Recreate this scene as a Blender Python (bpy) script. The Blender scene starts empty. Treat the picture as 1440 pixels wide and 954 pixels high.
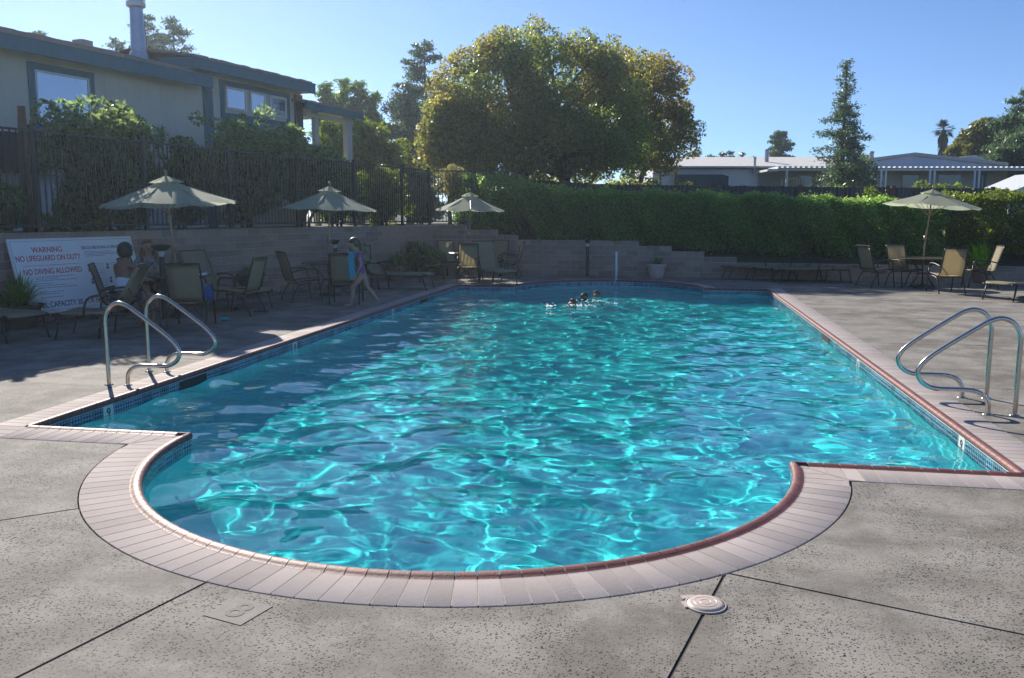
import bpy, bmesh, math, random
import numpy as np
from mathutils import Vector, Matrix
from mathutils.geometry import tessellate_polygon
S = bpy.context.scene
COL = S.collection
random.seed(7); RNG = np.random.default_rng(7)
R = math.radians
# ---------------------------------------------------------------- camera, sky, sun, exposure
F = 1210.0; TH = R(8.137); YAW = R(10.112)
cam = bpy.data.cameras.new('camera'); cam_o = bpy.data.objects.new('camera', cam); COL.objects.link(cam_o); S.camera = cam_o
cam.sensor_width = 36; cam.lens = F/1440*36; cam_o.location = (0, 0, 1.7)
cam_o.rotation_euler = (math.pi/2-TH, 0, YAW); cam.clip_start = .05; cam.clip_end = 4000
EL = R(29.5); AZ = R(37)
w = bpy.data.worlds.new('World'); S.world = w; w.use_nodes = True
nt = w.node_tree; sky = nt.nodes.new('ShaderNodeTexSky'); sky.sky_type = 'NISHITA'; sky.sun_disc = False
sky.sun_elevation = EL; sky.sun_rotation = -AZ; sky.dust_density = 0.6; sky.air_density = .85; sky.ozone_density = 7; sky.altitude = 1800
hs_ = nt.nodes.new('ShaderNodeMix'); hs_.data_type = 'RGBA'; hs_.blend_type = 'MULTIPLY'; hs_.inputs[0].default_value = 1; hs_.inputs[7].default_value = (.93, .92, .93, 1)
nt.links.new(sky.outputs[0], hs_.inputs[6]); nt.links.new(hs_.outputs[2], nt.nodes['Background'].inputs[0]); nt.nodes['Background'].inputs[1].default_value = 0.076
sl = bpy.data.lights.new('sun', 'SUN'); so = bpy.data.objects.new('sun', sl); COL.objects.link(so)
sl.energy = 4.0; sl.angle = R(.5); sl.color = (1, .93, .83)
so.rotation_euler = Vector((-math.sin(AZ)*math.cos(EL), math.cos(AZ)*math.cos(EL), math.sin(EL))).to_track_quat('Z', 'Y').to_euler()
sl.cycles.is_caustics_light = True
S.view_settings.view_transform = 'Standard'; S.view_settings.look = 'None'; S.view_settings.exposure = 1.0; S.view_settings.gamma = 1
S.cycles.use_denoising = True; S.cycles.denoising_prefilter = 'ACCURATE'
S.cycles.max_bounces = 12; S.cycles.transmission_bounces = 8; S.cycles.transparent_max_bounces = 8; S.cycles.diffuse_bounces = 6; S.cycles.glossy_bounces = 3
S.cycles.caustics_reflective = False; S.cycles.caustics_refractive = True; S.cycles.sample_clamp_indirect = 4

# ---------------------------------------------------------------- measured helpers (positions come from the ground plan)
CY, SY = math.cos(YAW), math.sin(YAW)
def ray(px, py):
    x = (px-720)/F; y = -(py-477)/F
    Y = math.cos(TH)+y*math.sin(TH); Z = -math.sin(TH)+y*math.cos(TH)
    return Vector((CY*x-SY*Y, SY*x+CY*Y, Z))
def at(px, py, zc):
    r = ray(px, py); t = zc/(-SY*r.x+CY*r.y); return Vector((0, 0, 1.7))+r*t
def G(px, py, z=0.0):
    r = ray(px, py); t = (z-1.7)/r.z; return Vector((r.x*t, r.y*t, z))
def P(px, zc):
    p = at(px, 304, zc); return (p.x, p.y)
WU = Vector((.217, .976)).normalized(); WN = Vector((-WU.y, WU.x)); WP = Vector((-8.72, 17.6)); WANG = math.atan2(WU.y, WU.x)
def wl(px, py, d):          # a column of the photo met with the plane d metres behind the left wall -> s along it, z
    r = ray(px, py); o = WP+WN*d
    det = r.x*(-WU.y)-(-WU.x)*r.y
    t = (o.x*(-WU.y)-(-WU.x)*o.y)/det
    s = (r.x*o.y-r.y*o.x)/det
    return -s if False else (Vector((r.x*t, r.y*t))-o).dot(WU), 1.7+r.z*t
def WL(s, d, z=0): v = WP+WU*s+WN*d; return (v.x, v.y, z)

# ---------------------------------------------------------------- materials
MATS = {}
def nn(t, kind, **kw):
    n = t.nodes.new(kind)
    for k, v in kw.items(): setattr(n, k, v)
    return n
def mat(name, col, rough=.7, metal=0.0, var=0.0, scale=5.0, bump=0.0, bscale=40.0, spec=.5, objrand=0.0, island=0.0, trans=0.0, col2=None, coat=0.0, detail=4):
    if name in MATS: return MATS[name]
    m = bpy.data.materials.new(name); m.use_nodes = True; t = m.node_tree; b = t.nodes['Principled BSDF']
    b.inputs['Roughness'].default_value = rough; b.inputs['Metallic'].default_value = metal
    b.inputs['Specular IOR Level'].default_value = spec; b.inputs['Coat Weight'].default_value = coat
    c = col if len(col) == 4 else (*col, 1)
    base = nn(t, 'ShaderNodeRGB'); base.outputs[0].default_value = c; out = base.outputs[0]
    geo = None
    def blend(fac, a, colb, mode='MIX'):
        mx = nn(t, 'ShaderNodeMix', data_type='RGBA', blend_type=mode)
        if isinstance(fac, (int, float)): mx.inputs[0].default_value = fac
        else: t.links.new(fac, mx.inputs[0])
        t.links.new(a, mx.inputs[6])
        if hasattr(colb, 'is_linked') or hasattr(colb, 'links'): t.links.new(colb, mx.inputs[7])
        else: mx.inputs[7].default_value = colb
        return mx.outputs[2]
    if col2 is not None:
        tc = nn(t, 'ShaderNodeTexCoord'); no = nn(t, 'ShaderNodeTexNoise'); no.inputs['Scale'].default_value = scale; no.inputs['Detail'].default_value = detail
        t.links.new(tc.outputs['Object'], no.inputs['Vector'])
        rp = nn(t, 'ShaderNodeMapRange'); rp.inputs[1].default_value = .38; rp.inputs[2].default_value = .62; t.links.new(no.outputs[0], rp.inputs[0])
        out = blend(rp.outputs[0], out, (*col2, 1))
    def vary(src, amount, o):
        mr = nn(t, 'ShaderNodeMapRange'); mr.inputs[3].default_value = 1-amount; mr.inputs[4].default_value = 1+amount; t.links.new(src, mr.inputs[0])
        hs = nn(t, 'ShaderNodeHueSaturation'); t.links.new(mr.outputs[0], hs.inputs['Value']); t.links.new(o, hs.inputs['Color']); return hs.outputs[0]
    if var:
        tc = nn(t, 'ShaderNodeTexCoord'); no = nn(t, 'ShaderNodeTexNoise'); no.inputs['Scale'].default_value = scale; no.inputs['Detail'].default_value = 6
        t.links.new(tc.outputs['Object'], no.inputs['Vector']); out = vary(no.outputs[0], var*2, out)
    if objrand:
        oi = nn(t, 'ShaderNodeObjectInfo'); out = vary(oi.outputs['Random'], objrand, out)
    if island:
        ge = nn(t, 'ShaderNodeNewGeometry'); out = vary(ge.outputs['Random Per Island'], island, out)
    t.links.new(out, b.inputs['Base Color'])
    if bump:
        tc = nn(t, 'ShaderNodeTexCoord'); no = nn(t, 'ShaderNodeTexNoise'); no.inputs['Scale'].default_value = bscale; no.inputs['Detail'].default_value = 5
        t.links.new(tc.outputs['Object'], no.inputs['Vector']); bp = nn(t, 'ShaderNodeBump'); bp.inputs['Strength'].default_value = bump; bp.inputs['Distance'].default_value = .01
        t.links.new(no.outputs[0], bp.inputs['Height']); t.links.new(bp.outputs[0], b.inputs['Normal'])
    if trans:
        tr = nn(t, 'ShaderNodeBsdfTranslucent'); hs = nn(t, 'ShaderNodeHueSaturation'); hs.inputs['Saturation'].default_value = 1.1; hs.inputs['Value'].default_value = 2.0
        t.links.new(out, hs.inputs['Color']); t.links.new(hs.outputs[0], tr.inputs[0])
        ms = nn(t, 'ShaderNodeMixShader'); ms.inputs[0].default_value = trans
        t.links.new(b.outputs[0], ms.inputs[1]); t.links.new(tr.outputs[0], ms.inputs[2]); t.links.new(ms.outputs[0], t.nodes['Material Output'].inputs[0])
    MATS[name] = m; return m

def concrete_mat():
    m = bpy.data.materials.new('pool deck concrete'); m.use_nodes = True; t = m.node_tree; b = t.nodes['Principled BSDF']; L = t.links.new
    tc = nn(t, 'ShaderNodeTexCoord')
    def noise(sc, det=6, rough=.55):
        n = nn(t, 'ShaderNodeTexNoise'); n.inputs['Scale'].default_value = sc; n.inputs['Detail'].default_value = det; n.inputs['Roughness'].default_value = rough; L(tc.outputs['Object'], n.inputs['Vector']); return n.outputs[0]
    def rng(src, a, b_, c, d, smooth=False):
        r = nn(t, 'ShaderNodeMapRange'); r.inputs[1].default_value = a; r.inputs[2].default_value = b_; r.inputs[3].default_value = c; r.inputs[4].default_value = d; L(src, r.inputs[0]); return r.outputs[0]
    def mul(a, b_):
        n = nn(t, 'ShaderNodeMath', operation='MULTIPLY'); L(a, n.inputs[0])
        if isinstance(b_, float): n.inputs[1].default_value = b_
        else: L(b_, n.inputs[1])
        return n.outputs[0]
    c1 = nn(t, 'ShaderNodeMix', data_type='RGBA'); L(rng(noise(2.2), .40, .60, 0, 1), c1.inputs[0]); c1.inputs[6].default_value = (.30, .28, .248, 1); c1.inputs[7].default_value = (.21, .195, .17, 1)
    c2 = nn(t, 'ShaderNodeMix', data_type='RGBA'); L(rng(noise(.55, 5, .6), 0.47, .66, 0, .75), c2.inputs[0]); L(c1.outputs[2], c2.inputs[6]); c2.inputs[7].default_value = (.135, .115, .092, 1)
    c2b = nn(t, 'ShaderNodeMix', data_type='RGBA'); L(rng(noise(7., 6, .6), .55, .75, 0, .5), c2b.inputs[0]); L(c2.outputs[2], c2b.inputs[6]); c2b.inputs[7].default_value = (.36, .34, .31, 1)
    ms = nn(t, 'ShaderNodeMapping'); ms.inputs['Scale'].default_value = (.35, 2.6, 1); ms.inputs['Rotation'].default_value = (0, 0, .15); L(tc.outputs['Object'], ms.inputs[0])
    ns = nn(t, 'ShaderNodeTexNoise'); ns.inputs['Scale'].default_value = 1.3; ns.inputs['Detail'].default_value = 7; ns.inputs['Roughness'].default_value = .65; L(ms.outputs[0], ns.inputs['Vector'])
    c2c = nn(t, 'ShaderNodeMix', data_type='RGBA'); L(rng(ns.outputs[0], .52, .72, 0, .42), c2c.inputs[0]); L(c2b.outputs[2], c2c.inputs[6]); c2c.inputs[7].default_value = (.12, .11, .10, 1); c2b = c2c
    g = mul(rng(noise(160, 3), .3, .7, .86, 1.14), rng(noise(45, 4), .3, .7, .92, 1.08))
    hs = nn(t, 'ShaderNodeHueSaturation'); L(c2b.outputs[2], hs.inputs['Color']); L(g, hs.inputs['Value'])
    # pits: voronoi cells, some of them open holes
    def pits(sc, size, keep):
        v = nn(t, 'ShaderNodeTexVoronoi'); v.inputs['Scale'].default_value = sc; v.inputs['Randomness'].default_value = 1
        mp = nn(t, 'ShaderNodeMapping'); mp.inputs['Scale'].default_value = (1, 1.0, 1); L(tc.outputs['Object'], mp.inputs[0])
        wv = nn(t, 'ShaderNodeVectorMath', operation='ADD'); nz = nn(t, 'ShaderNodeTexNoise'); nz.inputs['Scale'].default_value = sc*1.4; L(tc.outputs['Object'], nz.inputs['Vector'])
        sc_ = nn(t, 'ShaderNodeVectorMath', operation='SCALE'); L(nz.outputs['Color'], sc_.inputs[0]); sc_.inputs['Scale'].default_value = .9/sc
        L(mp.outputs[0], wv.inputs[0]); L(sc_.outputs[0], wv.inputs[1]); L(wv.outputs[0], v.inputs['Vector'])
        sp = nn(t, 'ShaderNodeSeparateColor'); L(v.outputs['Color'], sp.inputs[0])
        a = rng(v.outputs['Distance'], size*.65, size, 1, 0); k = rng(sp.outputs[0], keep-.02, keep+.02, 0, 1)
        return mul(a, k)
    patch = rng(noise(1.6, 4), .36, .56, .25, 1)
    p1 = mul(pits(46, .31, .76), patch); p2 = mul(pits(95, .46, .66), patch)
    mx = nn(t, 'ShaderNodeMath', operation='MAXIMUM'); L(p1, mx.inputs[0]); L(p2, mx.inputs[1])
    c3 = nn(t, 'ShaderNodeMix', data_type='RGBA'); L(mul(mx.outputs[0], .95), c3.inputs[0]); L(hs.outputs[0], c3.inputs[6]); c3.inputs[7].default_value = (.022, .018, .015, 1)
    L(c3.outputs[2], b.inputs['Base Color']); b.inputs['Roughness'].default_value = .85; b.inputs['Specular IOR Level'].default_value = .2
    bp = nn(t, 'ShaderNodeBump'); bp.inputs['Strength'].default_value = .6; bp.inputs['Distance'].default_value = .004
    h = nn(t, 'ShaderNodeMath', operation='SUBTRACT'); L(mul(noise(90, 5), .6), h.inputs[0]); L(mx.outputs[0], h.inputs[1]); L(h.outputs[0], bp.inputs['Height']); L(bp.outputs[0], b.inputs['Normal'])
    return m

# ---------------------------------------------------------------- mesh builder
class MB:
    def __init__(s): s.v = []; s.f = []; s.mi = []
    def add(s, vs, fs, mi=0):
        o = len(s.v); s.v += [tuple(x) for x in vs]; s.f += [tuple(i+o for i in f) for f in fs]; s.mi += [mi]*len(fs); return s
    def box(s, x0, x1, y0, y1, z0, z1, mi=0, M=None):
        vs = [(x0, y0, z0), (x1, y0, z0), (x1, y1, z0), (x0, y1, z0), (x0, y0, z1), (x1, y0, z1), (x1, y1, z1), (x0, y1, z1)]
        if M is not None: vs = [tuple(M @ Vector(v)) for v in vs]
        return s.add(vs, [(0, 3, 2, 1), (4, 5, 6, 7), (0, 1, 5, 4), (1, 2, 6, 5), (2, 3, 7, 6), (3, 0, 4, 7)], mi)
    def bbox(s, x0, x1, y0, y1, z0, z1, b=.004, mi=0):   # box with bevelled top edges
        vs = []
        for (d, z) in ((0, z0), (0, z1-b), (b, z1)):
            vs += [(x0+d, y0+d, z), (x1-d, y0+d, z), (x1-d, y1-d, z), (x0+d, y1-d, z)]
        fs = [(0, 3, 2, 1), (8, 9, 10, 11)]
        for k in (0, 4):
            for i in range(4): fs.append((k+i, k+(i+1) % 4, k+4+(i+1) % 4, k+4+i))
        return s.add(vs, fs, mi)
    def tube(s, pts, r, n=8, mi=0, cap=True):
        pts = [Vector(p) for p in pts]; rs = r if isinstance(r, (list, tuple)) else [r]*len(pts)
        rings = []; prev = None
        for i, p in enumerate(pts):
            t = (pts[min(i+1, len(pts)-1)]-pts[max(i-1, 0)]);
            t = t.normalized() if t.length > 1e-9 else Vector((0, 0, 1))
            a = prev if prev is not None else (Vector((0, 0, 1)) if abs(t.z) < .9 else Vector((1, 0, 0)))
            x = (a-t*a.dot(t))
            if x.length < 1e-6: x = t.orthogonal()
            x.normalize(); y = t.cross(x); prev = x
            rings.append([p+(x*math.cos(2*math.pi*k/n)+y*math.sin(2*math.pi*k/n))*rs[i] for k in range(n)])
        vs = [v for rg in rings for v in rg]; fs = []
        for i in range(len(rings)-1):
            for k in range(n): fs.append((i*n+k, i*n+(k+1) % n, (i+1)*n+(k+1) % n, (i+1)*n+k))
        if cap: fs.append(tuple(range(n))[::-1]); fs.append(tuple((len(rings)-1)*n+k for k in range(n)))
        return s.add(vs, fs, mi)
    def lathe(s, prof, n=20, c=(0, 0, 0), mi=0, sx=1, sy=1):
        vs = [(c[0]+r*sx*math.cos(2*math.pi*k/n), c[1]+r*sy*math.sin(2*math.pi*k/n), c[2]+z) for r, z in prof for k in range(n)]; fs = []
        for i in range(len(prof)-1):
            for k in range(n): fs.append((i*n+k, i*n+(k+1) % n, (i+1)*n+(k+1) % n, (i+1)*n+k))
        return s.add(vs, fs, mi)
    def prism(s, poly, z0, z1, mi=0):
        n = len(poly); vs = [(x, y, z0) for x, y in poly]+[(x, y, z1) for x, y in poly]
        return s.add(vs, [tuple(range(n))[::-1], tuple(range(n, 2*n))]+[(i, (i+1) % n, n+(i+1) % n, n+i) for i in range(n)], mi)
    def mesh(s, name, mats, smooth=False):
        me = bpy.data.meshes.new(name); me.from_pydata(s.v, [], s.f)
        for m in (mats if isinstance(mats, (list, tuple)) else [mats]): me.materials.append(m)
        if any(s.mi): me.polygons.foreach_set('material_index', s.mi)
        if smooth is True: me.shade_smooth()
        elif smooth: me.shade_smooth(); me.set_sharp_from_angle(angle=R(smooth))
        me.update(); return me
def link(name, me, parent=None, loc=None, rz=None, label=None, cat=None, kind=None, group=None):
    o = bpy.data.objects.new(name, me); COL.objects.link(o)
    if parent is not None: o.parent = parent
    if loc is not None: o.location = loc
    if rz is not None: o.rotation_euler = (0, 0, rz)
    for k, v in (('label', label), ('category', cat), ('kind', kind), ('group', group)):
        if v: o[k] = v
    return o
def obj(name, mb, mats, parent=None, smooth=False, **kw): return link(name, mb.mesh(name, mats, smooth), parent, **kw)
def thing(name, label, cat, loc=(0, 0, 0), rz=0, group=None): return link(name, None, None, loc, rz, label, cat, None, group)
KIDS = {}
def copy_tree(o, parent=None):
    c = o.copy(); COL.objects.link(c)
    if parent is not None: c.parent = parent
    for ch in [x for x in S.objects if x.parent == o]: copy_tree(ch, c)
    return c
def place(proto, used, loc, rz, label, group=None):
    o = proto if not used else copy_tree(proto)
    o.location = loc; o.rotation_euler = (0, 0, rz); o['label'] = label
    if group: o['group'] = group
    return o
def nmesh(name, V, Fq, mats, smooth=False, mi=None):
    me = bpy.data.meshes.new(name); V = np.asarray(V, np.float32); Fq = np.asarray(Fq, np.int32); k = Fq.shape[1]
    me.vertices.add(len(V)); me.vertices.foreach_set('co', V.ravel()); me.loops.add(Fq.size); me.loops.foreach_set('vertex_index', Fq.ravel())
    me.polygons.add(len(Fq)); me.polygons.foreach_set('loop_start', np.arange(len(Fq), dtype=np.int32)*k)
    for m in (mats if isinstance(mats, (list, tuple)) else [mats]): me.materials.append(m)
    if mi is not None: me.polygons.foreach_set('material_index', np.asarray(mi, np.int32))
    me.update(calc_edges=True); me.validate()
    if smooth: me.shade_smooth()
    return me

# ---------------------------------------------------------------- foliage
def leaves(Pt, size, rng, aspect=.5, droop=None, svar=.4, up=0.0):
    """one folded diamond leaf at each point"""
    N = len(Pt); d = rng.normal(size=(N, 3)); d[:, 2] += up
    if droop is not None: d = d*.5+droop
    d /= np.linalg.norm(d, axis=1)[:, None]+1e-9
    q = rng.normal(size=(N, 3)); q -= (q*d).sum(1)[:, None]*d; q /= np.linalg.norm(q, axis=1)[:, None]+1e-9
    s = size*(1+svar*rng.uniform(-1, 1, N))[:, None]
    a = Pt-d*s*.5; b = Pt+d*s*.5; c = Pt+q*s*aspect*.5; e = Pt-q*s*aspect*.5
    V = np.stack([a, c, b, e], 1).reshape(-1, 3); Fq = np.arange(N*4).reshape(N, 4); return V, Fq
def clump_points(ells, n_sub, per, rsub, rng, shell=.75, flat=.8, bottom=-.6):
    """leaf points in sub-clumps spread over the shells of the crown's ellipsoids"""
    out = []; cents = []
    vol = np.array([e[3]*e[4]+e[4]*e[5]+e[3]*e[5] for e in ells]); cnt = (n_sub*vol/vol.sum()).astype(int)+1
    for e, k in zip(ells, cnt):
        d = rng.normal(size=(k*3, 3)); d /= np.linalg.norm(d, axis=1)[:, None]; d = d[d[:, 2] > bottom][:k]
        rad = rng.uniform(shell, 1.0, len(d))[:, None]
        c = np.array(e[:3])+d*rad*np.array(e[3:6]); cents.append(c)
    C = np.concatenate(cents)
    for c in C:
        r = rsub*rng.uniform(.6, 1.35); n = int(per*(r/rsub)**2)
        d = rng.normal(size=(n, 3)); d /= np.linalg.norm(d, axis=1)[:, None]
        out.append(c+d*np.array([r, r, r*flat])*rng.uniform(.55, 1.08, n)[:, None]**.7)
    return np.concatenate(out), C
def broad_tree(name, label, base, ells, n_sub, per, rsub, leaf, m_leaf, seed, trunk_r=.3, cat='tree', group=None, limbs=10, shell=.75, m_trunk=None, bottom=-.6, stems=1, aspect=.55):
    rng = np.random.default_rng(seed); b = Vector(base)
    t = thing(name, label, cat, b, 0, group)
    Pt, C = clump_points([(e[0]-b.x, e[1]-b.y, e[2]-b.z, *e[3:]) for e in ells], n_sub, per, rsub, rng, shell, bottom=bottom)
    V, Fq = leaves(Pt, leaf, rng, aspect); link('crown', nmesh('crown', V, Fq, m_leaf), t)
    mb = MB(); cen = C.mean(0); zlo = C[:, 2].min()
    for k in range(stems):
        o = Vector(((k-(stems-1)/2)*trunk_r*3, rng.uniform(-.1, .1), 0)); top = Vector((cen[0]*.6+o.x*2, cen[1]*.6, max(zlo*.9, cen[2]*.45)))
        mb.tube([o-Vector((0, 0, .3)), o+Vector((0, 0, top.z*.3)), top], [trunk_r*1.2, trunk_r, trunk_r*.75], 8)
        for i in rng.choice(len(C), min(limbs, len(C)), replace=False):
            e = Vector(C[i]); mid = top.lerp(e, .5)+Vector((0, 0, .12*(e-top).length))
            mb.tube([top-Vector((0, 0, .05)), mid, e], [trunk_r*.5, trunk_r*.28, trunk_r*.08], 5)
    obj('trunk', mb, m_trunk or BARK, t, True); return t
def conifer(name, label, base, H, Rr, m_leaf, seed, leaf=.16, n_lv=26, dens=60, group=None, droop=-.15, power=.8, gap=0.0, trunk_r=.18, z0=.12, irr=.25, tilt=0.35):
    rng = np.random.default_rng(seed); t = thing(name, label, 'tree', base, 0, group); pts = []; mb = MB()
    mb.tube([(0, 0, -.3), (0, 0, H*.5), (0, 0, H*.99)], [trunk_r*1.3, trunk_r*.7, .02], 7)
    for i in range(n_lv):
        f = z0+(1-z0)*(i+.3*rng.random())/n_lv; z = H*f; L0 = Rr*((1-f)**power)*(1 if f > z0+.1 else .8)+.08*Rr
        nb = max(3, int(6*(1-f)+3))
        for k in range(nb):
            if rng.random() < gap: continue
            a = rng.random()*6.283; L = L0*rng.uniform(1-irr*1.5, 1+irr); dz = tilt*L*(f-.35)+droop*L
            d = np.array([math.cos(a)*L, math.sin(a)*L, dz])
            if L > .5: mb.tube([(0, 0, z), tuple(d*.5+np.array([0, 0, z+.04*L])), tuple(d+np.array([0, 0, z]))], [trunk_r*.2, trunk_r*.12, .01], 4, cap=False)
            n = int(dens*L/Rr*1.6)+8; u = rng.uniform(.12, 1, n)**.8; spread = .11*L0+.12
            p = np.array([0, 0, z])+d*u[:, None]+rng.normal(size=(n, 3))*np.array([spread, spread, spread*.55])*(1.1-u[:, None]*.5); pts.append(p)
    V, Fq = leaves(np.concatenate(pts), leaf, rng, .32); link('crown', nmesh('crown', V, Fq, m_leaf), t)
    obj('trunk', mb, BARK, t, True); return t

BARK = mat('bark', (.10, .075, .055), .9, var=.3, scale=8, bump=.6, bscale=20)
def leafmat(n, c, tr=.35, isl=.45, c2=None, scale=.6): return mat(n, c, .42, island=isl, trans=tr, spec=.5, col2=c2, scale=scale)
L_TREE = leafmat('tree leaves', (.15, .22, .055), .55, .45, (.22, .195, .055), .45)
L_TREE2 = leafmat('golden tree leaves', (.20, .21, .055), .55, .45, (.24, .19, .055), .4)
L_HEDGE = leafmat('hedge leaves', (.18, .29, .07), .6, .45, (.19, .27, .08), .9)
L_SHRUB = leafmat('shrub leaves', (.13, .20, .075), .55, .5, (.17, .22, .08), 1.2)
L_YEL = leafmat('yellow green leaves', (.16, .20, .03), .45, .4, (.10, .15, .025), 1.0)
L_CON = leafmat('conifer needles', (.075, .13, .06), .3, .5, (.09, .14, .055), .7)
L_CONG = leafmat('green conifer needles', (.15, .23, .04), .5, .4, (.11, .18, .04), .8)
L_FERN = leafmat('fern fronds', (.10, .20, .025), .45, .35)
L_PALM = leafmat('palm fronds', (.05, .08, .03), .2, .4)
L_YUC = leafmat('yucca blades', (.05, .075, .04), .25, .3)
CONCRETE = concrete_mat()
SOIL = mat('soil', (.10, .075, .05), .95, var=.3, scale=3, bump=.8, bscale=12)
DRYGRASS = mat('garden ground', (.06, .055, .03), .95, var=.3, scale=1.5, bump=.8, bscale=10, col2=(.06, .08, .025))

# ---------------------------------------------------------------- pool outline
X0, X1, Y0, Y1 = -5.05, 2.35, 6.03, 20.75
CX, BR = -1.37, 2.26
def arc(cx, cy, r, a0, a1, n): return [(cx+r*math.cos(R(a0+(a1-a0)*i/n)), cy+r*math.sin(R(a0+(a1-a0)*i/n))) for i in range(n+1)]
# edge runs: (list of points, kind), walking counter-clockwise seen from above; the pool lies to the left, the deck to the right
RUNS = [[(X0, Y0), (CX-BR, Y0)], arc(CX, Y0, BR, 180, 360, 72), [(CX+BR, Y0), (X1, Y0)], [(X1, Y0), (X1, Y1)],
        [(X1, Y1), (CX+BR, Y1)], arc(CX, Y1, BR, 0, 180, 72), [(CX-BR, Y1), (X0, Y1)], [(X0, Y1), (X0, Y0)]]
OUT = []
for r_ in RUNS: OUT += r_[:-1]
CW = .345                         # coping width
def offset_outline(d):            # outline pushed d into the deck
    o = [(X0-d, Y0-d), (CX-math.sqrt((BR+d)**2-d**2), Y0-d)]
    a = math.degrees(math.asin(d/(BR+d)))
    o += arc(CX, Y0, BR+d, 180+a, 360-a, 60)[1:]
    o += [(X1+d, Y0-d), (X1+d, Y1+d)]
    o += arc(CX, Y1, BR+d, a, 180-a, 60) + [(X0-d, Y1+d)]
    return o
# ---------------------------------------------------------------- pool basin, water
PLASTER = mat('pool plaster', (.86, .96, .97), .8, var=.06, scale=1.2)
DEPTH_N, DEPTH_S = -1.15, -1.1
def floor_z(y): f = min(max((y-11)/7, 0), 1); f = f*f*(3-2*f); return DEPTH_N*(1-f)+DEPTH_S*f
mb = MB(); n = len(OUT); ys = []
tri = tessellate_polygon([[Vector((x, y, 0)) for x, y in OUT]])
# floor as a grid clipped generously under the walls
gx = np.linspace(X0-.0, X1+.0, 20); gy = np.linspace(3.6, 23.2, 60)
vs = [(x, y, floor_z(y)) for y in gy for x in gx]; fs = [(j*20+i, j*20+i+1, (j+1)*20+i+1, (j+1)*20+i) for j in range(59) for i in range(19)]
mb.add(vs, fs)
dense = []
for r_ in RUNS:
    for a, b in zip(r_[:-1], r_[1:]):
        k = max(1, int(math.dist(a, b)/.8))
        dense += [(a[0]+(b[0]-a[0])*i/k, a[1]+(b[1]-a[1])*i/k) for i in range(k)]
k = len(dense)
mb.add([(x, y, floor_z(y)-.05) for x, y in dense]+[(x, y, -.035) for x, y in dense], [(i, (i+1) % k, k+(i+1) % k, k+i) for i in range(k)])
basin = obj('pool_basin', mb, PLASTER, kind='structure', label='white plastered swimming pool basin with a round bay at each end')
basin.cycles.is_caustics_receiver = True

def water_mat():
    m = bpy.data.materials.new('pool water'); m.use_nodes = True; b = m.node_tree.nodes['Principled BSDF']
    b.inputs['Base Color'].default_value = (.06, .95, 1.0, 1); b.inputs['Roughness'].default_value = 0; b.inputs['IOR'].default_value = 1.33; b.inputs['Transmission Weight'].default_value = 1
    return m
xs = np.arange(X0-.02, X1+.03, .03); ysw = np.arange(Y0-BR-.03, Y1+BR+.04, .03)
XX, YY = np.meshgrid(xs, ysw); ZZ = np.full_like(XX, -.125); rw = np.random.default_rng(4)
for q in range(60):
    lam = .145*(1.25/.145)**(rw.random()**1.1); th = rw.random()*2*math.pi; amp = .0021*lam**1.05*(.5+rw.random()); kk = 2*math.pi/lam; ph = rw.random()*6.28
    wx = XX+.12*np.sin(YY*1.7+ph)+.06*np.sin(XX*3.1+ph*2); wy = YY+.12*np.sin(XX*1.9+ph*3)
    ZZ += amp*np.sin(kk*(wx*math.cos(th)+wy*math.sin(th))+ph)
ny, nx = XX.shape; idx = np.arange(nx*ny).reshape(ny, nx)
xc = (XX[:-1, :-1]+.015); yc = (YY[:-1, :-1]+.015)
inside = ((xc > X0-.03) & (xc < X1+.03) & (yc > Y0-.03) & (yc < Y1+.03)) | (np.hypot(xc-CX, yc-Y0) < BR+.03) | (np.hypot(xc-CX, yc-Y1) < BR+.03)
Fq = np.stack([idx[:-1, :-1], idx[:-1, 1:], idx[1:, 1:], idx[1:, :-1]], -1)[inside]
used = np.unique(Fq); remap = np.full(nx*ny, -1); remap[used] = np.arange(len(used))
V = np.stack([XX.ravel(), YY.ravel(), ZZ.ravel()], 1)[used]
water = link('water', nmesh('water', V, remap[Fq], water_mat(), True), kind='structure', label='turquoise rippled swimming pool water with sun caustics')
water.cycles.is_caustics_caster = True

# ---------------------------------------------------------------- deck slabs
def wall_far(px, py=388):
    r = ray(px, py); d = Vector((.9944, -.1058)); o = Vector(WL(8.0, 0)[:2]); det = r.x*(-d.y)+d.x*r.y
    t = (o.x*(-d.y)+d.x*o.y)/det; return (Vector((r.x*t, r.y*t))-o).dot(d)
CORNER = Vector(WL(8.0, 0)[:2]); FD = Vector((.9944, -.1058)); FANG = math.atan2(FD.y, FD.x)
def FW(s, d=0, z=0): v = CORNER+FD*s+Vector((.1058, .9944))*d; return (v.x, v.y, z)
GR = .55
dl0 = WL(-22, -GR)[:2]; dl1 = WL(8.0, -GR)[:2]
dp = [(-16, -5), (18, -5), (22, 22.2), FW(.3, -.02)[:2], (dl1[0], dl1[1]+.02), dl0]
hole = offset_outline(CW+.008)
poly = [[Vector((x, y, 0)) for x, y in dp], [Vector((x, y, 0)) for x, y in hole[::-1]]]
flat = [v for p in poly for v in p]; DTRI = tessellate_polygon(poly)
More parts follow.
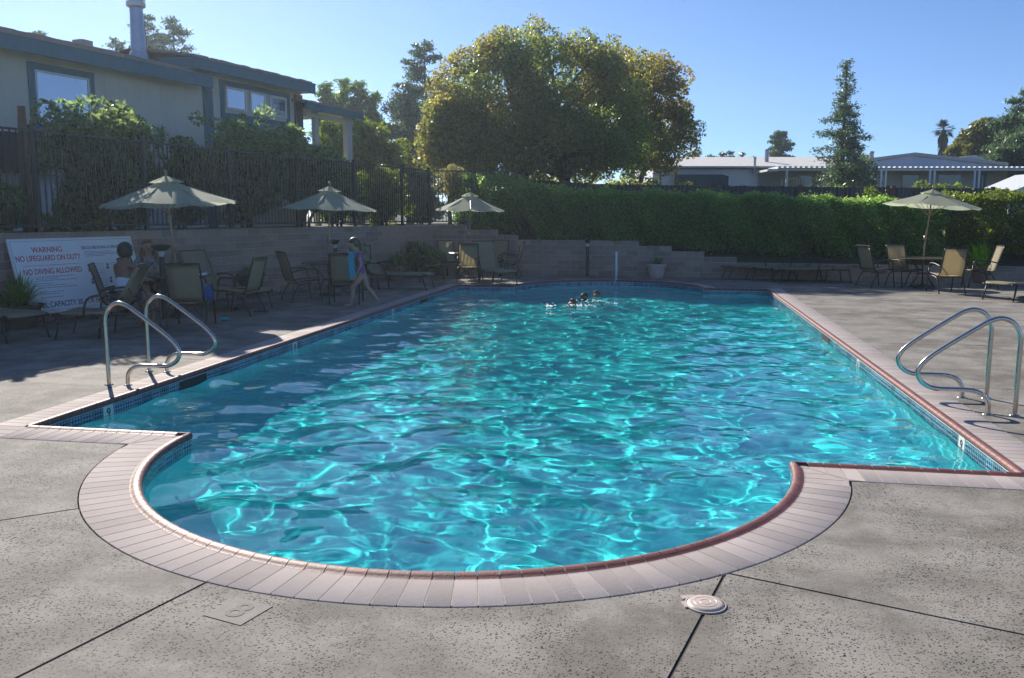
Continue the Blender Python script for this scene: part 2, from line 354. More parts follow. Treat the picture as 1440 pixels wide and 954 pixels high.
def clip_mesh(planes, gap=.006):
    bm = bmesh.new(); vv = [bm.verts.new(v) for v in flat]
    for t_ in DTRI:
        try: bm.faces.new([vv[i] for i in t_])
        except ValueError: pass
    for (px_, py_, nx_, ny_) in planes:      # keep the side the normal points to
        l = math.hypot(nx_, ny_); nx_ /= l; ny_ /= l
        g_ = bm.verts[:]+bm.edges[:]+bm.faces[:]
        bmesh.ops.bisect_plane(bm, geom=g_, plane_co=(px_+nx_*gap, py_+ny_*gap, 0), plane_no=(nx_, ny_, 0), clear_inner=True)
    bmesh.ops.recalc_face_normals(bm, faces=bm.faces)
    for f in bm.faces:
        if f.normal.z < 0: f.normal_flip()
    bed = [e for e in bm.edges if len(e.link_faces) == 1]
    r2 = bmesh.ops.extrude_edge_only(bm, edges=bed)
    for v in r2['geom']:
        if isinstance(v, bmesh.types.BMVert): v.co.z -= .05
    return bm
deck = obj('deck', MB().add([(-30, -6, -.03), (30, -6, -.03), (30, 30, -.03), (-30, 30, -.03)], []).add([(x, y, -.006) for x, y in [(p.x, p.y) for p in flat]], [tuple(t_) for t_ in DTRI]),
           mat('deck joint filler', (.055, .048, .04), .9, var=.2, scale=30), kind='structure', label='weathered exposed aggregate concrete pool deck')
C0 = (CX, Y0)
def radial(a): # line through a and bay centre -> returns (point, direction)
    return a, (a[0]-C0[0], a[1]-C0[1])
j1, d1 = radial((-3.45, 4.26)); j2, d2 = radial((-2.16, 3.25)); j3 = (.32, 4.06); d3 = (-.27, -1.02); d4 = (1.16, -.42)
def L_(p, d): return (p[0], p[1], -d[1], d[0])       # keep left of direction d
def R_(p, d): return (p[0], p[1], d[1], -d[0])
planes_sets = [
    [R_(j1, d1), L_((CX, 0), (0, 1)), (0, 9.35, 0, -1)],                     # left, near strip
    [L_((CX, 0), (0, 1)), (0, 9.35, 0, 1), (0, 12.6, 0, -1)],
    [L_((CX, 0), (0, 1)), (0, 12.6, 0, 1), (0, 15.9, 0, -1)],
    [L_((CX, 0), (0, 1)), (0, 15.9, 0, 1), (0, 19.3, 0, -1)],
    [L_((CX, 0), (0, 1)), (0, 19.3, 0, 1)],
    [L_(j1, d1), R_(j2, d2)],
    [L_(j2, d2), R_(j3, d3), (0, 4.6, 0, -1)],
    [L_(j3, d3), R_((.32, 4.06), d4)],
    [L_((.32, 4.06), d4), R_((CX, 0), (0, 1)), (0, 8.9, 0, -1), L_((.32, 4.06), (0.2, 2.2))],
]
planes_sets = planes_sets[:8]+[
    [L_((.32, 4.06), d4), (.3, 4.0, 1, 0), (0, 9.1, 0, -1), R_((4.4, 0), (0, -1))],
    [L_((.32, 4.06), d4), (4.4, 0, 1, 0), (0, 9.1, 0, -1)]]
for (ya, yb) in ((9.1, 12.2), (12.2, 15.3), (15.3, 18.4), (18.4, 21.6), (21.6, 30)):
    planes_sets.append([(CX, 0, 1, 0), (0, ya, 0, 1), (0, yb, 0, -1), (4.4, 0, -1, 0)])
    planes_sets.append([(0, ya, 0, 1), (0, yb, 0, -1), (4.4, 0, 1, 0)])
for ps in planes_sets:
    bm = clip_mesh(ps, .008)
    if len(bm.faces):
        me = bpy.data.meshes.new('slab'); bm.to_mesh(me); me.materials.append(CONCRETE); link('slab', me, deck)
    bm.free()

# ---------------------------------------------------------------- coping bricks and waterline tiles
def coping_mat():
    m = mat('coping brick top', (.50, .435, .405), .85, var=.12, scale=9, bump=.25, bscale=120, objrand=.13, col2=(.43, .37, .34), spec=.15); return m
COP = coping_mat(); NOSE = mat('coping brick nose', (.19, .06, .05), .55, var=.15, scale=14, bump=.2, bscale=90, objrand=.15, spec=.5)
PROF = [(.345, -.03, 0), (.345, .001, 0), (.342, .003, 0), (.075, .003, 0), (.062, .003, 0), (.046, .012, 1), (.024, .021, 1), (.002, .018, 1), (-.012, .004, 1), (-.014, -.014, 1), (-.006, -.03, 1), (.012, -.038, 1), (.345, -.038, 0)]
def coping_brick(a, b, na, nb, da=.345, db=.345):
    m_ = MB(); m_.v = []; vs = []
    for (p, nrm, dm) in ((a, na, da), (b, nb, db)):
        for (o, z, _) in PROF:
            o2 = min(o, dm); vs.append((p[0]+nrm[0]*o2, p[1]+nrm[1]*o2, z))
    k_ = len(PROF); fs = []; mi = []
    for i in range(k_-1): fs.append((i, k_+i, k_+i+1, i+1)); mi.append(1 if (PROF[i][2] and PROF[i+1][2]) or (PROF[i+1][2] and not PROF[i][2]) and i < 6 else 0)
    fs.append((k_-1, 2*k_-1, k_, 0)); mi.append(0)
    fs.append(tuple(range(k_))); mi.append(0); fs.append(tuple(range(k_, 2*k_))[::-1]); mi.append(0)
    m_.v = vs; m_.f = fs; m_.mi = mi; return m_
bricks = []
def run_samples(run, step):
    L = [0]
    for a, b in zip(run[:-1], run[1:]): L.append(L[-1]+math.dist(a, b))
    n_ = max(1, round(L[-1]/step)); out = []
    def pt(s):
        for i in range(len(run)-1):
            if s <= L[i+1]+1e-9:
                f = (s-L[i])/(L[i+1]-L[i]); a, b = run[i], run[i+1]; return (a[0]+(b[0]-a[0])*f, a[1]+(b[1]-a[1])*f)
        return run[-1]
    return [(L[-1]*i/n_, L[-1]*(i+1)/n_) for i in range(n_)], pt, L[-1]
RUN_KIND = [(1, 0), (0, 0), (0, 1), (1, 1), (1, 0), (0, 0), (0, 1), (1, 1)]  # 1: pool corner (deck wraps round it), 0: corner of deck jutting in
for ri, run in enumerate(RUNS):
    isarc = len(run) > 2; cyy = Y0 if ri == 1 else Y1
    segs, pt, LL = run_samples(run, .105)
    for (s0, s1) in segs:
        g = .0028; a = pt(s0+g); b = pt(s1-g)
        if isarc: na = ((a[0]-CX)/BR, (a[1]-cyy)/BR); nb = ((b[0]-CX)/BR, (b[1]-cyy)/BR)
        else:
            dx, dy = run[1][0]-run[0][0], run[1][1]-run[0][1]; l = math.hypot(dx, dy); na = nb = (dy/l, -dx/l)
        def dm(s):
            d = .345
            if not RUN_KIND[ri][0]: d = min(d, max(.02, s*1.0+.0))
            if not RUN_KIND[ri][1]: d = min(d, max(.02, (LL-s)*1.0))
            return d
        bricks.append((coping_brick(a, b, na, nb, dm(s0+g), dm(s1-g)), ((a[0]+b[0])/2, (a[1]+b[1])/2)))
for (cx_, cy_, sx_, sy_) in ((X0, Y0, -1, -1), (X1, Y0, 1, -1), (X1, Y1, 1, 1), (X0, Y1, -1, 1)):   # squares behind the pool corners
    for q in range(3):
        x0_, x1_ = sorted((cx_+sx_*.004, cx_+sx_*.345)); y0_, y1_ = sorted((cy_+sy_*(q*.115+.004), cy_+sy_*((q+1)*.115)))
        bricks.append((MB().bbox(x0_, x1_, y0_, y1_, -.03, .003, .002), (cx_, cy_)))
bricks.sort(key=lambda t_: math.hypot(t_[1][0], t_[1][1]))
coping = obj('pool_coping', MB().add([(x, y, -.036) for x, y in [v for v in offset_outline(.34)]], []), COP, kind='structure', label='pale pink brick coping with a rounded red nose around the pool')
gm = MB(); ob = offset_outline(.335); ib = offset_outline(.02)
bed = tessellate_polygon([[Vector((x, y, 0)) for x, y in ob], [Vector((x, y, 0)) for x, y in ib[::-1]]])
bed_v = [(x, y, .0015) for x, y in ob]+[(x, y, .0015) for x, y in ib[::-1]]
coping.data = MB().add(bed_v, [tuple(t_) for t_ in bed]).mesh('coping bedding', mat('grout', (.36, .31, .28), .9, var=.15, scale=30))
rest = MB()
for i, (m_, c_) in enumerate(bricks):
    if i < 300: obj('brick', m_, [COP, NOSE], coping, smooth=40)
    else:
        o_ = len(rest.v); rest.v += m_.v; rest.f += [tuple(q+o_ for q in f) for f in m_.f]; rest.mi += m_.mi
obj('far_brick', rest, [COP, NOSE], coping, smooth=40, kind='stuff')

def tile_mat():
    m = bpy.data.materials.new('glazed waterline tile'); m.use_nodes = True; t = m.node_tree; b = t.nodes['Principled BSDF']; L = t.links.new
    tc = nn(t, 'ShaderNodeTexCoord'); sx = nn(t, 'ShaderNodeSeparateXYZ'); L(tc.outputs['Object'], sx.inputs[0])
    def mth(op, a, b_=None, c=None):
        n_ = nn(t, 'ShaderNodeMath', operation=op)
        for i_, v_ in enumerate((a, b_, c)):
            if v_ is None: continue
            if isinstance(v_, (int, float)): n_.inputs[i_].default_value = v_
            else: L(v_, n_.inputs[i_])
        return n_.outputs[0]
    ax = mth('ABSOLUTE', mth('SUBTRACT', mth('PINGPONG', mth('ADD', sx.outputs[0], .0), .036), .018)); az = mth('ABSOLUTE', mth('SUBTRACT', mth('PINGPONG', sx.outputs[2], .036), .018))
    d = mth('LESS_THAN', mth('ADD', ax, az), .016)
    edge = mth('GREATER_THAN', mth('MAXIMUM', mth('ABSOLUTE', sx.outputs[0]), mth('ABSOLUTE', sx.outputs[2])), .063)
    mx = nn(t, 'ShaderNodeMix', data_type='RGBA'); L(d, mx.inputs[0]); mx.inputs[6].default_value = (.022, .06, .13, 1); mx.inputs[7].default_value = (.25, .36, .42, 1)
    m2 = nn(t, 'ShaderNodeMix', data_type='RGBA'); L(edge, m2.inputs[0]); L(mx.outputs[2], m2.inputs[6]); m2.inputs[7].default_value = (.12, .20, .26, 1)
    oi = nn(t, 'ShaderNodeObjectInfo'); hs = nn(t, 'ShaderNodeHueSaturation'); L(m2.outputs[2], hs.inputs['Color']); L(mth('MULTIPLY_ADD', oi.outputs['Random'], .6, .7), hs.inputs['Value'])
    L(hs.outputs[0], b.inputs['Base Color']); b.inputs['Roughness'].default_value = .12; return m
TILE = tile_mat(); tile_me = MB().box(-.0735, .0735, -.008, .004, -.0735, .0735).mesh('tile', TILE)
tile_list = []
for ri, run in enumerate(RUNS):
    isarc = len(run) > 2; cyy = Y0 if ri == 1 else Y1; segs, pt, LL = run_samples(run, .152)
    for (s0, s1) in segs:
        c = pt((s0+s1)/2)
        if isarc: nr = (-(c[0]-CX)/BR, -(c[1]-cyy)/BR)
        else: dx, dy = run[1][0]-run[0][0], run[1][1]-run[0][1]; l = math.hypot(dx, dy); nr = (-dy/l, dx/l)
        away = nr[0]*(0-c[0])+nr[1]*(0-c[1])       # faces the viewpoint?
        tile_list.append(((-1 if away > 0 else 1), math.hypot(*c), c, nr, ri))
MARKS = {}
tile_list.sort()
tiles_o = obj('waterline', MB().add([(x, y, -.045) for x, y in dense]+[(x, y, -.2) for x, y in dense], [(i, (i+1) % k, k+(i+1) % k, k+i) for i in range(k)]), mat('tile grout', (.25, .28, .28), .8), kind='structure', label='band of patterned blue tiles along the waterline')
tiles_o.location = (0, 0, 0)
mark_at = [((X0, 7.0), '9'), ((X0, 11.05), '8'), ((X0, 15.5), '5'), ((X1, 7.2), '9'), ((X1, 11.0), '8')]
marks = []
restt = MB(); cnt = 0
for (_, _, c, nr, ri) in tile_list:
    ang = math.atan2(nr[1], nr[0])-math.pi/2
    mk = None
    for mm in mark_at:
        if abs(mm[0][0]-c[0]) < .1 and abs(mm[0][1]-c[1]) < .076: mk = mm
    if mk: marks.append((c, nr, ang, mk[1])); continue
    loc = (c[0]+nr[0]*.0, c[1]+nr[1]*.0, -.112)
    if cnt < 300: link('tile', tile_me, tiles_o, loc, ang); cnt += 1
    else:
        M = Matrix.Translation(loc) @ Matrix.Rotation(ang, 4, 'Z'); restt.box(-.0735, .0735, -.008, .004, -.0735, .0735, M=M)
if restt.v: obj('hidden_tile', restt, mat('plain blue tile', (.04, .09, .16), .15), tiles_o, kind='stuff')

# ---------------------------------------------------------------- lettering
def text_mesh(s, size, m, align='CENTER', depth=0.0008):
    cu = bpy.data.curves.new('print', 'FONT'); cu.body = s; cu.size = size; cu.align_x = align; cu.align_y = 'CENTER'; cu.extrude = depth; cu.resolution_u = 3; cu.offset = size*.012
    o = bpy.data.objects.new('tmp', cu); COL.objects.link(o); bpy.context.view_layer.update()
    me = bpy.data.meshes.new_from_object(o.evaluated_get(bpy.context.evaluated_depsgraph_get())); bpy.data.objects.remove(o); me.name = 'lettering'
    me.materials.clear(); me.materials.append(m); return me
WHITE_T = mat('white glazed tile', (.72, .72, .68), .2, var=.05, scale=40); INK = mat('black print', (.02, .02, .025), .5)
for (c, nr, ang, ch) in marks:
    t = obj('depth_marker', MB().bbox(-.0735, .0735, -.0735, .0735, -.008, .0045, .001), WHITE_T, tiles_o)
    t.matrix_world = Matrix.Translation((c[0], c[1], -.105)) @ Matrix.Rotation(ang, 4, 'Z') @ Matrix.Rotation(math.pi/2, 4, 'X') @ Matrix.Rotation(math.pi, 4, 'Y') @ Matrix.Rotation(math.pi, 4, 'Y')
    t.matrix_world = Matrix.Translation((c[0], c[1], -.105)) @ Matrix.Rotation(ang+math.pi, 4, 'Z') @ Matrix.Rotation(math.pi/2, 4, 'X')
    l_ = link('lettering', text_mesh(ch, .12, INK), t, (0, 0, .006))
# skimmer mouths in the tile band: flat dark panels painted for the shade inside
for (x_, y_, sgn) in ((X0, 8.48, 1), (X0, 17.6, 1), (X1, 13.15, -1)):
    sk = MB(); sk.box(x_+sgn*.004 if sgn > 0 else x_-.012, x_+.012 if sgn > 0 else x_-.004, y_-.27, y_+.27, -.175, -.045)
    obj('skimmer_mouth', sk, mat('painted skimmer shade', (.012, .014, .016), .6), tiles_o)
# faint '8' plate in the deck
DM = thing('depth_plate', 'faint square plate with an 8 set in the deck beside the round bay', 'depth marker', (-1.79, 3.27, 0), R(-16))
obj('plate', MB().bbox(-.105, .105, -.10, .10, -.01, .003, .001), mat('worn deck plate', (.235, .215, .195), .85, var=.12, scale=20), DM)
link('lettering', text_mesh('8', .19, mat('worn grey print', (.195, .175, .16), .85)), DM, (0, 0, .0038))
# skimmer lid
LID = thing('skimmer_lid', 'round pale plastic skimmer lid set across the deck joint', 'lid', (.21, 3.69, 0), R(20)); LID.scale = (.86, .86, 1)
mb = MB(); mb.lathe([(0, .014), (.075, .014), (.088, .011), (.096, .004), (.098, -.01)], 32); obj('cover', mb, mat('cream plastic', (.55, .45, .38), .38, var=.06, scale=20), LID, 35)
mb = MB(); mb.lathe([(.098, .007), (.105, .006), (.107, -.01)], 32); mb.box(-.118, -.085, -.02, .045, -.01, .0065); mb.box(-.095, -.02, .075, .112, -.01, .0062); obj('rim', mb, mat('cream plastic rim', (.50, .41, .35), .5), LID, 35)
mb = MB(); mb.lathe([(.060, .0142), (.058, .0152), (.056, .0142)], 32).lathe([(.030, .0142), (.028, .0152), (.026, .0142)], 32); obj('raised_ring', mb, mat('cream plastic', (.55, .45, .38), .38), LID, 35)

# ---------------------------------------------------------------- ground, yard, garden terrain
def ring(outer, inner, z):
    v_ = [(x, y, z) for x, y in outer]+[(x, y, z) for x, y in inner]
    tr_ = tessellate_polygon([[Vector((x, y, 0)) for x, y in outer], [Vector((x, y, 0)) for x, y in inner[::-1]]]); v_ = [(x, y, z) for x, y in outer]+[(x, y, z) for x, y in inner[::-1]]
    return MB().add(v_, [tuple(t_) for t_ in tr_])
obj('ground', ring([(-1500, -1500), (1500, -1500), (1500, 1500), (-1500, 1500)], offset_outline(.02), -.065), SOIL, kind='structure', label='bare soil under and around the pool deck')
STEPS = [(607, 10), (655, 9), (699, 8), (727, 7), (897, 6), (943, 5), (989, 4), (1035, 3)]
SEG = []
for i, (px_, nrow) in enumerate(STEPS):
    s0 = 0 if i == 0 else wall_far(px_); s1 = wall_far(STEPS[i+1][0]) if i+1 < len(STEPS) else 27.0
    SEG.append((s0, s1, nrow))
RH = .144
mb = MB(); rows = []
prof = [(0.16, lambda h: h-.06), (1.2, lambda h: max(h-.02, .75)), (3.2, lambda h: 1.2), (8, lambda h: 1.3), (60, lambda h: 1.3), (1800, lambda h: 1.3)]
scol = []
for s0, s1, nr_ in SEG: scol += [(s0+.001, nr_*RH), (s1-.001, nr_*RH)]
scol = [(-1500, 1.44), (-.2, 1.44)]+scol+[(1500, .43)]
vs = []
for s_, h_ in scol:
    for d_, fn in prof: p_ = FW(s_, d_); vs.append((p_[0], p_[1], fn(h_)))
m_ = len(prof); fs = [(i*m_+j, (i+1)*m_+j, (i+1)*m_+j+1, i*m_+j+1) for i in range(len(scol)-1) for j in range(m_-1)]
obj('garden_terrain', MB().add(vs, fs), DRYGRASS, kind='structure', label='raised garden ground behind the stepped block wall')
a_, b_, c_, e_ = WL(-60, .16), WL(8.3, .16), WL(8.3, 300), WL(-60, 300)
obj('yard', MB().add([(p_[0], p_[1], 1.40) for p_ in (a_, b_, c_, e_)], [(0, 1, 2, 3)]), DRYGRASS, kind='structure', label='raised yard behind the block retaining wall')
# ---------------------------------------------------------------- block walls
def block_mat(): return mat('split face block', (.36, .245, .19), .9, var=.22, scale=9, bump=.9, bscale=35, objrand=.2, col2=(.31, .225, .18))
BLOCK = block_mat(); MORTAR = mat('mortar', (.40, .36, .32), .95, var=.2, scale=20)
BL = .405
blk = {}
def block_mesh(L, seed):
    key = (round(L, 3), seed)
    if key not in blk:
        r = random.Random(seed); m_ = MB(); y0 = -.012
        x0, x1, z0, z1 = .006, L-.006, .007, RH-.007; b = .006
        vs = [(x0, .05, z0), (x1, .05, z0), (x1, .05, z1), (x0, .05, z1), (x0, y0+b, z0), (x1, y0+b, z0), (x1, y0+b, z1), (x0, y0+b, z1)]
        vs += [(x0+b, y0+r.uniform(-.004, .003), z0+b), (x1-b, y0+r.uniform(-.004, .003), z0+b), (x1-b, y0+r.uniform(-.004, .003), z1-b), (x0+b, y0+r.uniform(-.004, .003), z1-b)]
        fs = [(8, 9, 10, 11)]
        for k_ in (0, 4):
            for i in range(4): fs.append((k_+i, k_+(i+1) % 4, k_+4+(i+1) % 4, k_+4+i))
        blk[key] = m_.add(vs, fs).mesh('block', BLOCK)
    return blk[key]
def block_wall(parent, s0, s1, nrow, limit):
    out = []
    for r_ in range(nrow):
        x = s0 - (BL/2 if r_ % 2 else 0)
        while x < s1-.02:
            a = max(x, s0); b = min(x+BL, s1)
            if b-a > .04: out.append((a, b, r_))
            x += BL
    return out
def build_blocks(parent, lst, near, limit):
    lst.sort(key=lambda t_: abs((t_[0]+t_[1])/2-near)); rest_ = MB()
    for i, (a, b, r_) in enumerate(lst):
        if i < limit: link('block', block_mesh(b-a, random.randrange(5)), parent, (a, 0, r_*RH))
        else: rest_.box(a+.004, b-.004, -.012, .05, r_*RH+.004, (r_+1)*RH-.004)
    if rest_.v: obj('far_block', rest_, BLOCK, parent, kind='stuff')
wallL = thing('retaining_wall', 'brown block retaining wall below the iron fence on the left side of the deck', 'wall', (WP.x, WP.y, 0), WANG)
obj('mortar_core', MB().box(-14, 8.0, -.006, .16, -.05, 10*RH-.004), MORTAR, wallL)
build_blocks(wallL, block_wall(wallL, -9.5, 8.0, 10, 300), -1, 300)
wallF = thing('stepped_wall', 'brown block wall stepping down to the right under the long hedge', 'wall', (CORNER.x, CORNER.y, 0), FANG)
core = MB(); lst = []
for s0, s1, nrow in SEG:
    core.box(s0, s1, -.006, .16, -.05, nrow*RH-.004); lst += block_wall(wallF, s0, s1, nrow, 300)
obj('mortar_core', core, MORTAR, wallF); build_blocks(wallF, lst, 4, 300)
# gravel strip along the left wall
strip = MB(); rg = random.Random(3)
strip.add([WL(-22, -GR-.02, -.012), WL(8, -GR-.02, -.012), WL(8, .02, -.012), WL(-22, .02, -.012)], [(0, 1, 2, 3)])
for i in range(1500):
    s_ = rg.uniform(-9, 7.9); d_ = rg.uniform(-GR, -.02); p_ = WL(s_, d_); r_ = rg.uniform(.015, .05)
    M = Matrix.Translation((p_[0], p_[1], r_*.3)) @ Matrix.Rotation(rg.random()*6, 4, 'Z') @ Matrix.Diagonal((r_, r_*rg.uniform(.6, 1), r_*.7, 1))
    vs = [M @ Vector(v) for v in ((1, 0, 0), (0, 1, 0), (-1, 0, 0), (0, -1, 0), (.3, .2, .8), (-.3, -.2, -.8), (.5, -.5, .55), (-.5, .5, .5))]
    strip.add(vs, [(0, 1, 4), (1, 7, 4), (7, 2, 4), (2, 3, 6), (2, 6, 4), (3, 0, 6), (0, 4, 6), (1, 2, 7)])
obj('gravel', strip, mat('river gravel', (.14, .13, .12), .85, island=.5, var=.2, scale=10), kind='stuff', label='river gravel in the strip at the foot of the left wall')

# ---------------------------------------------------------------- iron fence
IRON = mat('black iron', (.022, .024, .028), .45, spec=.5)
fence = thing('iron_fence', 'black iron picket fence standing on the left retaining wall', 'fence', (WP.x, WP.y, 1.44), WANG)
pk = MB().box(-.009, .009, -.009, .009, 0.08, 1.60).mesh('picket', IRON)
s_ = -8.4; kx = 0
posts_s = [-8.0, -5.34, -3.08, -.79, 1.5, 3.91, 6.35, 7.98]
while s_ < 7.95:
    if all(abs(s_-q) > .05 for q in posts_s): link('picket', pk, fence, (s_, .08, 0))
    s_ += .112
for z_ in (.10, 1.60): obj('rail', MB().box(-14, 7.98, .062, .098, z_-.018, z_+.018), IRON, fence)
for i, q in enumerate(posts_s): obj('post', MB().box(q-.032, q+.032, .05, .115, -.01, 1.67).box(q-.04, q+.04, .042, .123, 1.67, 1.69), IRON, fence)
# fence return beyond the corner, running back along the hedge
fr = thing('fence_return', 'black iron picket fence running on from the wall corner behind the hedge end', 'fence', (*FW(0, 0)[:2], 1.44), FANG+R(25))
for i in range(22): link('picket', pk, fr, (.1+i*.112, .08, 0))
for z_ in (.10, 1.60): obj('rail', MB().box(0.04, 2.6, .062, .098, z_-.018, z_+.018), IRON, fr)
obj('post', MB().box(2.56, 2.63, .05, .115, -.3, 1.67), IRON, fr)
# rusty steel post behind the fence
pst = thing('wooden_post', 'brown round wooden post rising just behind the iron fence at far left', 'post', WL(-5.2, .45, 1.4))
obj('shaft', MB().tube([(0, 0, -.2), (0.0, 0, 1.2), (.02, 0, 2.05)], [.075, .07, .065], 10), mat('weathered brown post', (.13, .08, .055), .85, var=.3, scale=12), pst, True)

# ---------------------------------------------------------------- left house
STUCCO = mat('cream siding', (.66, .61, .50), .85, var=.06, scale=2, bump=.2, bscale=30); TEAL = mat('teal painted trim', (.035, .15, .20), .55, var=.12, scale=6)
SKIRT = mat('pale skirting', (.74, .76, .78), .7, var=.08, scale=3); WHITEP = mat('white painted trim', (.75, .75, .73), .5, var=.04, scale=8)
GLASS = mat('window glass', (.55, .60, .68), .05, metal=.8); SHING = mat('asphalt shingles', (.38, .31, .26), .95, var=.35, scale=18, bump=1.0, bscale=30, col2=(.26, .21, .175))
DARK = mat('dark band panel', (.02, .035, .05), .8)
H = thing('ranch_house', 'cream house with teal trim and shingled roof above the left retaining wall', 'house', (WP.x, WP.y, 0), WANG)
mb = MB().box(-14, 2.35, 3.5, 12, 2.55, 5.0); mb.box(2.35, 6.45, 3.5, 12, 1.4, 5.26); mb.box(1.75, 2.35, 3.62, 12, 5.0, 5.45); mb.box(6.45, 7.1, 4.7, 11, 1.4, 4.85)
x_ = -14
obj('wall', mb, STUCCO, H)
bat = MB()
for q in np.arange(-13.8, 2.3, .41): bat.box(q, q+.02, 3.494, 3.505, 2.56, 4.82)
obj('siding_batten', bat, STUCCO, H, kind='stuff')
sk = MB().box(-14, 6.4, 3.62, 3.8, 1.38, 2.55)
for q in np.arange(-13.8, 6.4, .3): sk.box(q, q+.02, 3.60, 3.625, 1.4, 2.55)
obj('skirting', sk, SKIRT, H)
def sloped_roof(name, s0, s1, z, y0, y1, pitch, th_):
    m_ = MB(); zr = z+(y1-y0)*pitch
    m_.add([(s0, y0, z), (s1, y0, z), (s1, y1, zr), (s0, y1, zr), (s0, 2*y1-y0, z), (s1, 2*y1-y0, z), (s0, y0, z-.03), (s1, y0, z-.03), (s1, y1, zr-.06), (s0, y1, zr-.06)],
           [(0, 1, 2, 3), (3, 2, 5, 4), (7, 6, 9, 8), (6, 7, 1, 0), (8, 2, 1, 7), (0, 3, 9, 6)])
    # thin course edges so the shingle line is uneven against the sky
    r = random.Random(int(s0*10)); q = s0
    while q < s1-.3:
        for kk in range(7):
            y_ = y0+.05+kk*(y1-y0)/7+r.uniform(0, .1); zz = z+(y_-y0)*pitch; m_.box(q, q+.28, y_, y_+.25, zz-.01, zz+.012+r.uniform(0, .02)+.02)
        q += .3
    return obj(name, m_, SHING, H)
roof1 = sloped_roof('roof', -14, 1.9, 5.15, 2.98, 5.9, .24, .03)
sloped_roof('roof', 1.62, 6.52, 5.53, 2.98, 5.0, .17, .03)
sloped_roof('roof', 6.0, 9.1, 4.99, 2.98, 6.0, .08, .03)
obj('fascia', MB().box(-14, 2.2, 3.0, 3.05, 4.84, 5.13), TEAL, H); obj('fascia', MB().box(1.64, 6.5, 3.0, 3.05, 5.24, 5.51), TEAL, H); obj('fascia', MB().box(6.02, 9.08, 3.0, 3.05, 4.76, 4.975), TEAL, H)
obj('fascia', MB().add([(1.62, 3.0, 5.24), (1.62, 3.0, 5.51), (1.62, 4.6, 5.56), (1.62, 4.6, 5.29), (1.67, 3.0, 5.24), (1.67, 3.0, 5.51), (1.67, 4.6, 5.56), (1.67, 4.6, 5.29)], [(0, 1, 2, 3), (7, 6, 5, 4), (0, 3, 7, 4), (1, 5, 6, 2), (0, 4, 5, 1)]), TEAL, H)
obj('eave_soffit', MB().box(-14, 2.2, 3.05, 3.5, 4.95, 4.97).box(2.2, 6.45, 3.05, 3.5, 5.26, 5.28).box(6.46, 9.0, 3.05, 5.9, 4.85, 4.87), STUCCO, H)
obj('gable_wall', MB().add([(1.72, 3.5, 5.0), (1.72, 7.4, 5.0), (1.72, 7.4, 5.3), (1.72, 3.5, 5.3), (1.8, 3.5, 5.0), (1.8, 7.4, 5.0), (1.8, 7.4, 5.3), (1.8, 3.5, 5.3)], [(0, 1, 2, 3), (7, 6, 5, 4)]), STUCCO, H)
obj('corner_board', MB().box(2.36, 2.66, 3.44, 3.5, 1.4, 5.22), TEAL, H); obj('corner_board', MB().box(6.12, 6.46, 3.44, 3.5, 1.4, 5.22), mat('brown corner board', (.10, .085, .075), .8, var=.2), H)
def window(s0, s1, z0, z1, fr_, m_fr, panes, wtrim=.05):
    w_ = obj('window', MB().box(s0, s1, 3.46, 3.5, z1-fr_, z1).box(s0, s1, 3.46, 3.5, z0, z0+fr_).box(s0, s0+fr_, 3.46, 3.5, z0+fr_, z1-fr_).box(s1-fr_, s1, 3.46, 3.5, z0+fr_, z1-fr_), m_fr, H)
    for (a, b, c, d) in panes:
        obj('sash', MB().box(a, b, 3.452, 3.48, d-wtrim, d).box(a, b, 3.452, 3.48, c, c+wtrim).box(a, a+wtrim, 3.452, 3.48, c+wtrim, d-wtrim).box(b-wtrim, b, 3.452, 3.48, c+wtrim, d-wtrim), WHITEP, w_)
        obj('pane', MB().box(a+wtrim, b-wtrim, 3.466, 3.49, c+wtrim, d-wtrim), GLASS, w_)
    return w_
window(-2.58, -.98, 3.42, 4.77, .14, TEAL, [(-2.44, -1.12, 3.56, 4.63)], .045)
window(2.99, 5.87, 4.25, 5.2, .13, TEAL, [(3.18, 3.98, 4.48, 5.05), (4.14, 4.80, 4.48, 5.05), (4.98, 5.72, 4.48, 5.05)], .055)
obj('panel_below_windows', MB().box(3.0, 5.86, 3.455, 3.5, 4.06, 4.24), TEAL, H)
obj('porch_post', MB().box(8.62, 8.88, 3.32, 3.5, 1.4, 4.85).box(8.57, 8.93, 3.28, 3.54, 4.6, 4.75), mat('cream post', (.55, .53, .48), .8), H)
obj('porch_post', MB().box(7.02, 7.2, 3.42, 3.55, 1.4, 4.85), mat('cream post', (.55, .53, .48), .8), H)
obj('porch_beam', MB().box(6.46, 9.0, 3.33, 3.43, 4.62, 4.75), STUCCO, H)
obj('dark_band', MB().box(-14, -2.35, 3.40, 3.49, 2.56, 3.34), DARK, H)  # plain dark panel across the lower house wall
fs_, fz_ = wl(196, 92, 3.9); ft_ = wl(193, -2, 3.9)[1]-fz_
mb = MB(); mb.lathe([(.27, -.35), (.235, .0), (.20, .28), (.17, .30), (.165, .60), (.15, 1.0), (.148, ft_-.24)], 20, (fs_, 3.9, fz_))
fl = obj('chimney_flue', mb, mat('galvanised flue pipe', (.34, .38, .44), .35, metal=.7, var=.1, scale=5), H, 40)
mb = MB().lathe([(0, ft_), (.20, ft_-.01), (.215, ft_-.06), (.16, ft_-.07), (.16, ft_-.10), (.218, ft_-.11), (.215, ft_-.20), (.15, ft_-.235)], 20, (fs_, 3.9, fz_))
obj('flue_cap', mb, mat('galvanised cap', (.50, .50, .50), .4, metal=.7), H, 40)
obj('roof_vent', MB().box(-.4, -.1, 4.4, 4.7, 5.4, 5.66), mat('roof vent', (.4, .36, .3), .7), H)

